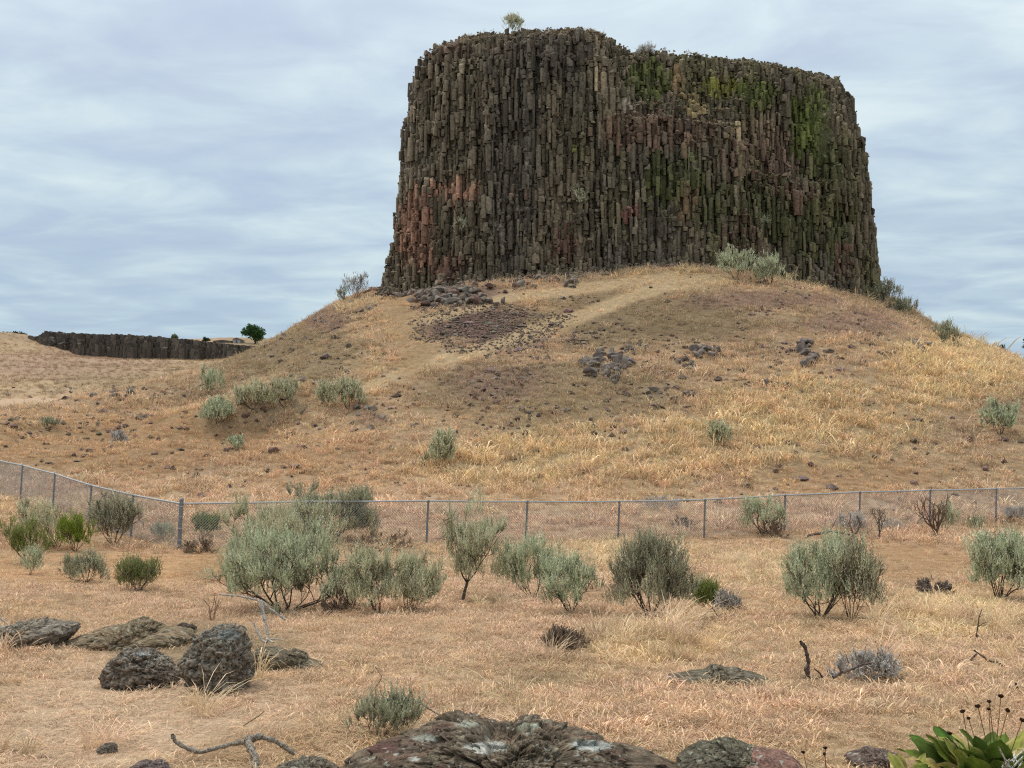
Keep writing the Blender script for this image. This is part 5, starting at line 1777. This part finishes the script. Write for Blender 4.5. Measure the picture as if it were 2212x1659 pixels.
# ------------------------------------------------------------------ dry grass
def tuft(name, seed, blades, rad, hmin, hmax, width, lean, head=0.0, droop=0.5, wind=0.25):
    r = np.random.default_rng(seed)
    k = blades
    a_ = r.uniform(0, 2 * math.pi, k)
    q_ = rad * np.sqrt(r.uniform(0, 1, k))
    base = np.stack([np.cos(a_) * q_, np.sin(a_) * q_, np.full(k, -0.01)], 1)
    h = r.uniform(hmin, hmax, k)
    la = a_ + r.normal(0, 0.9, k)
    out = np.stack([np.cos(la), np.sin(la), np.zeros(k)], 1) * (lean * r.uniform(0.3, 1.3, k))[:, None] + np.array([wind, 0, 0]) * r.uniform(0, 1, (k, 1))
    side = unit(np.cross(out + r.normal(0, 0.3, (k, 3)), [0, 0, 1.0]))
    dr = droop * r.uniform(0.3, 1.4, k)
    w = width * r.uniform(0.7, 1.3, k)
    ts = np.array([0, 0.4, 0.75, 1.0])
    prof = np.array([0.8, 1.0, 0.75 + head, 0.15])
    V = []
    for t_, pw in zip(ts, prof):
        c = base + out * (h * t_ ** 1.6)[:, None] + np.stack([np.zeros(k), np.zeros(k), h * (t_ - dr * 0.55 * t_ ** 3)], 1)
        V += [c - side * (w * pw * 0.5)[:, None], c + side * (w * pw * 0.5)[:, None]]
    V = np.stack(V, 1)                                    # k, 8, 3
    idx = np.arange(k)[:, None] * 8
    Q = np.concatenate([np.stack([idx + 2 * j, idx + 2 * j + 1, idx + 2 * j + 3, idx + 2 * j + 2], -1).reshape(-1, 4) for j in range(3)])
    tone = np.repeat(r.uniform(0.62, 1.38, (k, 1)) * r.uniform(0.94, 1.06, (k, 3)), 8, 0)
    me = make_mesh(name, V.reshape(-1, 3), Q, tone)
    me.materials.append(M_GRASS)
    return me


def tuft_set(name, makers):
    c = bpy.data.collections.new(name)
    for i, me in enumerate(makers):
        o = bpy.data.objects.new('%s_tuft_%d' % (name, i), me)
        c.objects.link(o)
    return c


def scatter(name, label, coll, nkinds, pts_, rot, scl, cols):
    me = bpy.data.meshes.new(name)
    k = len(pts_)
    me.vertices.add(k)
    me.vertices.foreach_set('co', np.asarray(pts_, np.float32).ravel())
    at = me.attributes.new('col', 'FLOAT_COLOR', 'POINT')
    c = np.ones((k, 4), np.float32)
    c[:, :3] = cols
    at.data.foreach_set('color', c.ravel())
    at = me.attributes.new('turn', 'FLOAT_VECTOR', 'POINT')
    at.data.foreach_set('vector', np.asarray(rot, np.float32).ravel())
    at = me.attributes.new('size', 'FLOAT', 'POINT')
    at.data.foreach_set('value', np.asarray(scl, np.float32).ravel())
    at = me.attributes.new('pick', 'INT', 'POINT')
    at.data.foreach_set('value', rng.integers(0, nkinds, k).astype(np.int32))
    me.update()
    o = obj(name, me)
    ng = bpy.data.node_groups.new(name + '_scatter', 'GeometryNodeTree')
    ng.interface.new_socket('Geometry', in_out='INPUT', socket_type='NodeSocketGeometry')
    ng.interface.new_socket('Geometry', in_out='OUTPUT', socket_type='NodeSocketGeometry')
    gi, go = ng.nodes.new('NodeGroupInput'), ng.nodes.new('NodeGroupOutput')
    ip = ng.nodes.new('GeometryNodeInstanceOnPoints')
    ci_ = ng.nodes.new('GeometryNodeCollectionInfo')
    ci_.inputs['Collection'].default_value = coll
    ci_.inputs['Separate Children'].default_value = True
    ci_.inputs['Reset Children'].default_value = True

    def na(nm, typ):
        n_ = ng.nodes.new('GeometryNodeInputNamedAttribute')
        n_.data_type = typ
        n_.inputs['Name'].default_value = nm
        return n_.outputs['Attribute']
    ng.links.new(gi.outputs[0], ip.inputs['Points'])
    ng.links.new(ci_.outputs[0], ip.inputs['Instance'])
    ip.inputs['Pick Instance'].default_value = True
    ng.links.new(na('pick', 'INT'), ip.inputs['Instance Index'])
    ng.links.new(na('turn', 'FLOAT_VECTOR'), ip.inputs['Rotation'])
    ng.links.new(na('size', 'FLOAT'), ip.inputs['Scale'])
    ng.links.new(ip.outputs[0], go.inputs[0])
    md = o.modifiers.new('scatter', 'NODES')
    md.node_group = ng
    tag(o, label, 'grass', kind='stuff')
    return o


def wedge(n_, r0, r1, amax=27.5):
    """points in the wedge in front of the place the photo was taken from, density falling as 1/r"""
    a_ = np.radians(rng.uniform(-amax, amax, n_))
    r_ = rng.uniform(r0, r1, n_)
    return np.sin(a_) * r_, np.cos(a_) * r_


def wedge_even(n_, r0, r1, amax=27.5):
    a_ = np.radians(rng.uniform(-amax, amax, n_))
    r_ = np.sqrt(rng.uniform(r0 * r0, r1 * r1, n_))
    return np.sin(a_) * r_, np.cos(a_) * r_


def turns(k, tiltx=0.12):
    return np.stack([rng.normal(0, tiltx, k), rng.normal(0, tiltx, k), rng.uniform(0, 2 * math.pi, k)], 1)


short = tuft_set('cheatgrass', [tuft('cheatgrass', 300 + k, 46, 0.12, 0.03, 0.125, 0.0042, 0.8, 0.9, 1.2) for k in range(6)])
litter = tuft_set('straw_litter', [tuft('straw_litter', 360 + k, 40, 0.22, 0.012, 0.05, 0.0045, 2.6, 0.3, 1.3, 0.0) for k in range(5)])
tall = tuft_set('bunchgrass', [tuft('bunchgrass', 320 + k, 70, 0.07, 0.22, 0.55, 0.0042, 0.75, 1.0, 1.0, 0.45) for k in range(5)])
slope = tuft_set('slope_grass', [tuft('slope_grass', 340 + k, 30, 0.17, 0.06, 0.33, 0.0115, 0.7, 0.4, 1.0, 0.2) for k in range(6)])

BLOCK = [(o.location.x, o.location.y) for o in bpy.data.objects if o.name.startswith('boulder')]


def rock_clear(x, y):
    """true where no boulder stands"""
    ok_ = np.ones(len(x), bool)
    for o in bpy.data.objects:
        if o.name.startswith('boulder'):
            bb = np.array([c[:] for c in o.bound_box])
            x0, x1 = bb[:, 0].min() + o.location.x, bb[:, 0].max() + o.location.x
            y0, y1 = bb[:, 1].min() + o.location.y, bb[:, 1].max() + o.location.y
            e = np.hypot((x - (x0 + x1) / 2) / ((x1 - x0) / 2), (y - (y0 + y1) / 2) / ((y1 - y0) / 2))
            ok_ &= e > 0.86
    return ok_


gx, gy = wedge(72000, 4.6, 38)
gz = H(gx, gy)
zc, zd, zn1, zn2 = zone(gx, gy, gz)
ok = (rng.uniform(0, 1, len(gx)) < np.clip(0.04 + 0.66 * zd, 0.03, 1)) & rock_clear(gx, gy)
gx, gy, gz, zc, zd = gx[ok], gy[ok], gz[ok], zc[ok], zd[ok]
k = len(gx)
tint = rng.uniform(0.82, 1.28, (k, 1)) * rng.uniform(0.95, 1.05, (k, 3))
size = rng.uniform(0.5, 1.1, k) * rng.lognormal(0, 0.28, k) * np.clip(0.35 + 0.65 * zd, 0.35, 1.2) * np.interp(gy, [5, 9, 20, 38], [0.50, 0.66, 1.0, 1.45])
scatter('cheatgrass', 'short pinkish tan dry grass covering the near field', short, 6, np.column_stack([gx, gy, gz]), turns(k), size, (zc * 1.18 + 0.02) * tint)

# flattened straw lying on the bare soil
gx, gy = wedge(15000, 4.6, 36)
gz = H(gx, gy)
zc, zd, zn1, zn2 = zone(gx, gy, gz)
ok = rock_clear(gx, gy) & (rng.uniform(0, 1, len(gx)) < np.clip(0.25 + 0.6 * smooth(-0.2, 0.3, fbm2(gx, gy, 0.9, 3, 431)), 0.1, 1))
gx, gy, gz, zc = gx[ok], gy[ok], gz[ok], zc[ok]
k = len(gx)
scatter('straw_litter', 'flattened dry straw lying on the bare soil', litter, 5, np.column_stack([gx, gy, gz + 0.012]), turns(k, 0.05), rng.uniform(0.5, 1.3, k), (zc * 0.6 + 0.4 * PALE) * rng.uniform(0.8, 1.3, (k, 1)))

# tall straw in patches
gx, gy = wedge(26000, 7.0, 37)
gz = H(gx, gy)
zc, zd, zn1, zn2 = zone(gx, gy, gz)
straw_w = np.clip((zc[:, 0] - 0.46) / 0.10, 0, 1) * smooth(0.722, 0.742, zc[:, 1] / zc[:, 0])
u_, v_ = project(gx, gy, gz)
prob = 0.30 * straw_w * smooth(-0.25, 0.35, fbm2(gx, gy, 0.8, 3, 411)) + 0.045 * smooth(0.05, 0.5, zn2) + 0.06 * smooth(22, 36, gy) * (zd > 0.7) * smooth(-0.1, 0.4, zn1)
ok = (rng.uniform(0, 1, len(gx)) < prob) & rock_clear(gx, gy)
gx, gy, gz = gx[ok], gy[ok], gz[ok]
k = len(gx)
cc = np.array([0.67, 0.505, 0.33]) * rng.uniform(0.75, 1.2, (k, 1)) * rng.uniform(0.95, 1.05, (k, 3))
scatter('bunchgrass', 'tall pale straw bunchgrass arching in loose patches', tall, 5, np.column_stack([gx, gy, gz]), turns(k, 0.15), rng.uniform(0.35, 0.95, k), cc)

# the mound and the shoulder beside it
gx, gy = wedge_even(155000, 36.5, 108)
gz = H(gx, gy)
zc, zd, zn1, zn2 = zone(gx, gy, gz)
ok = (rng.uniform(0, 1, len(gx)) < np.clip((0.06 + 0.62 * zd) * (0.55 + 0.9 * smooth(-0.3, 0.3, fbm2(gx, gy, 1.1, 3, 421))), 0.03, 1)) & (rim_dist(gx, gy) < -0.15)
gx, gy, gz, zc, zd = gx[ok], gy[ok], gz[ok], zc[ok], zd[ok]
k = len(gx)
tint = rng.uniform(0.78, 1.32, (k, 1)) * rng.uniform(0.95, 1.05, (k, 3))
size = rng.uniform(0.5, 1.1, k) * rng.lognormal(0, 0.38, k) * np.clip(0.35 + 0.65 * zd, 0.35, 1.4)
size = size * (1 + 0.28 * smooth(0.71, 0.745, zc[:, 1] / zc[:, 0]) * smooth(0.42, 0.52, zc[:, 0]))
P1, R1, S1, C1 = np.column_stack([gx, gy, gz]), turns(k), size, (zc * 1.30 + 0.03) * tint
# coarser growth on the distant flat and slope
fx, fy = wedge_even(34000, 100, 330)
fk = (fx / fy < -0.12)
fx, fy = fx[fk], fy[fk]
fz = H(fx, fy)
fc, fd, _, _ = zone(fx, fy, fz)
fk = rng.uniform(0, 1, len(fx)) < np.clip(0.25 + 0.5 * fd, 0.03, 1)
fx, fy, fz, fc = fx[fk], fy[fk], fz[fk], fc[fk]
P1, R1 = np.concatenate([P1, np.column_stack([fx, fy, fz])]), np.concatenate([R1, turns(len(fx))])
S1, C1 = np.concatenate([S1, rng.uniform(1.0, 2.6, len(fx))]), np.concatenate([C1, fc * rng.uniform(0.6, 1.2, (len(fx), 1))])
# tufts on the ledges and rim of the butte
li2 = np.nonzero(on_ledge & (cxy[:, 1] < 104))[0]
li2 = li2[rng.uniform(0, 1, len(li2)) < 0.30]
P2 = np.column_stack([cxy[li2], zt[li2]])
k = len(P2)
C2 = np.array([0.40, 0.28, 0.16]) * rng.uniform(0.6, 1.2, (k, 1))
scatter('slope_grass', 'dry bunch grass covering the mound and its shoulder', slope, 6, np.concatenate([P1, P2]), np.concatenate([R1, turns(k)]), np.concatenate([S1, rng.uniform(0.6, 1.5, k)]), np.concatenate([C1, C2]))
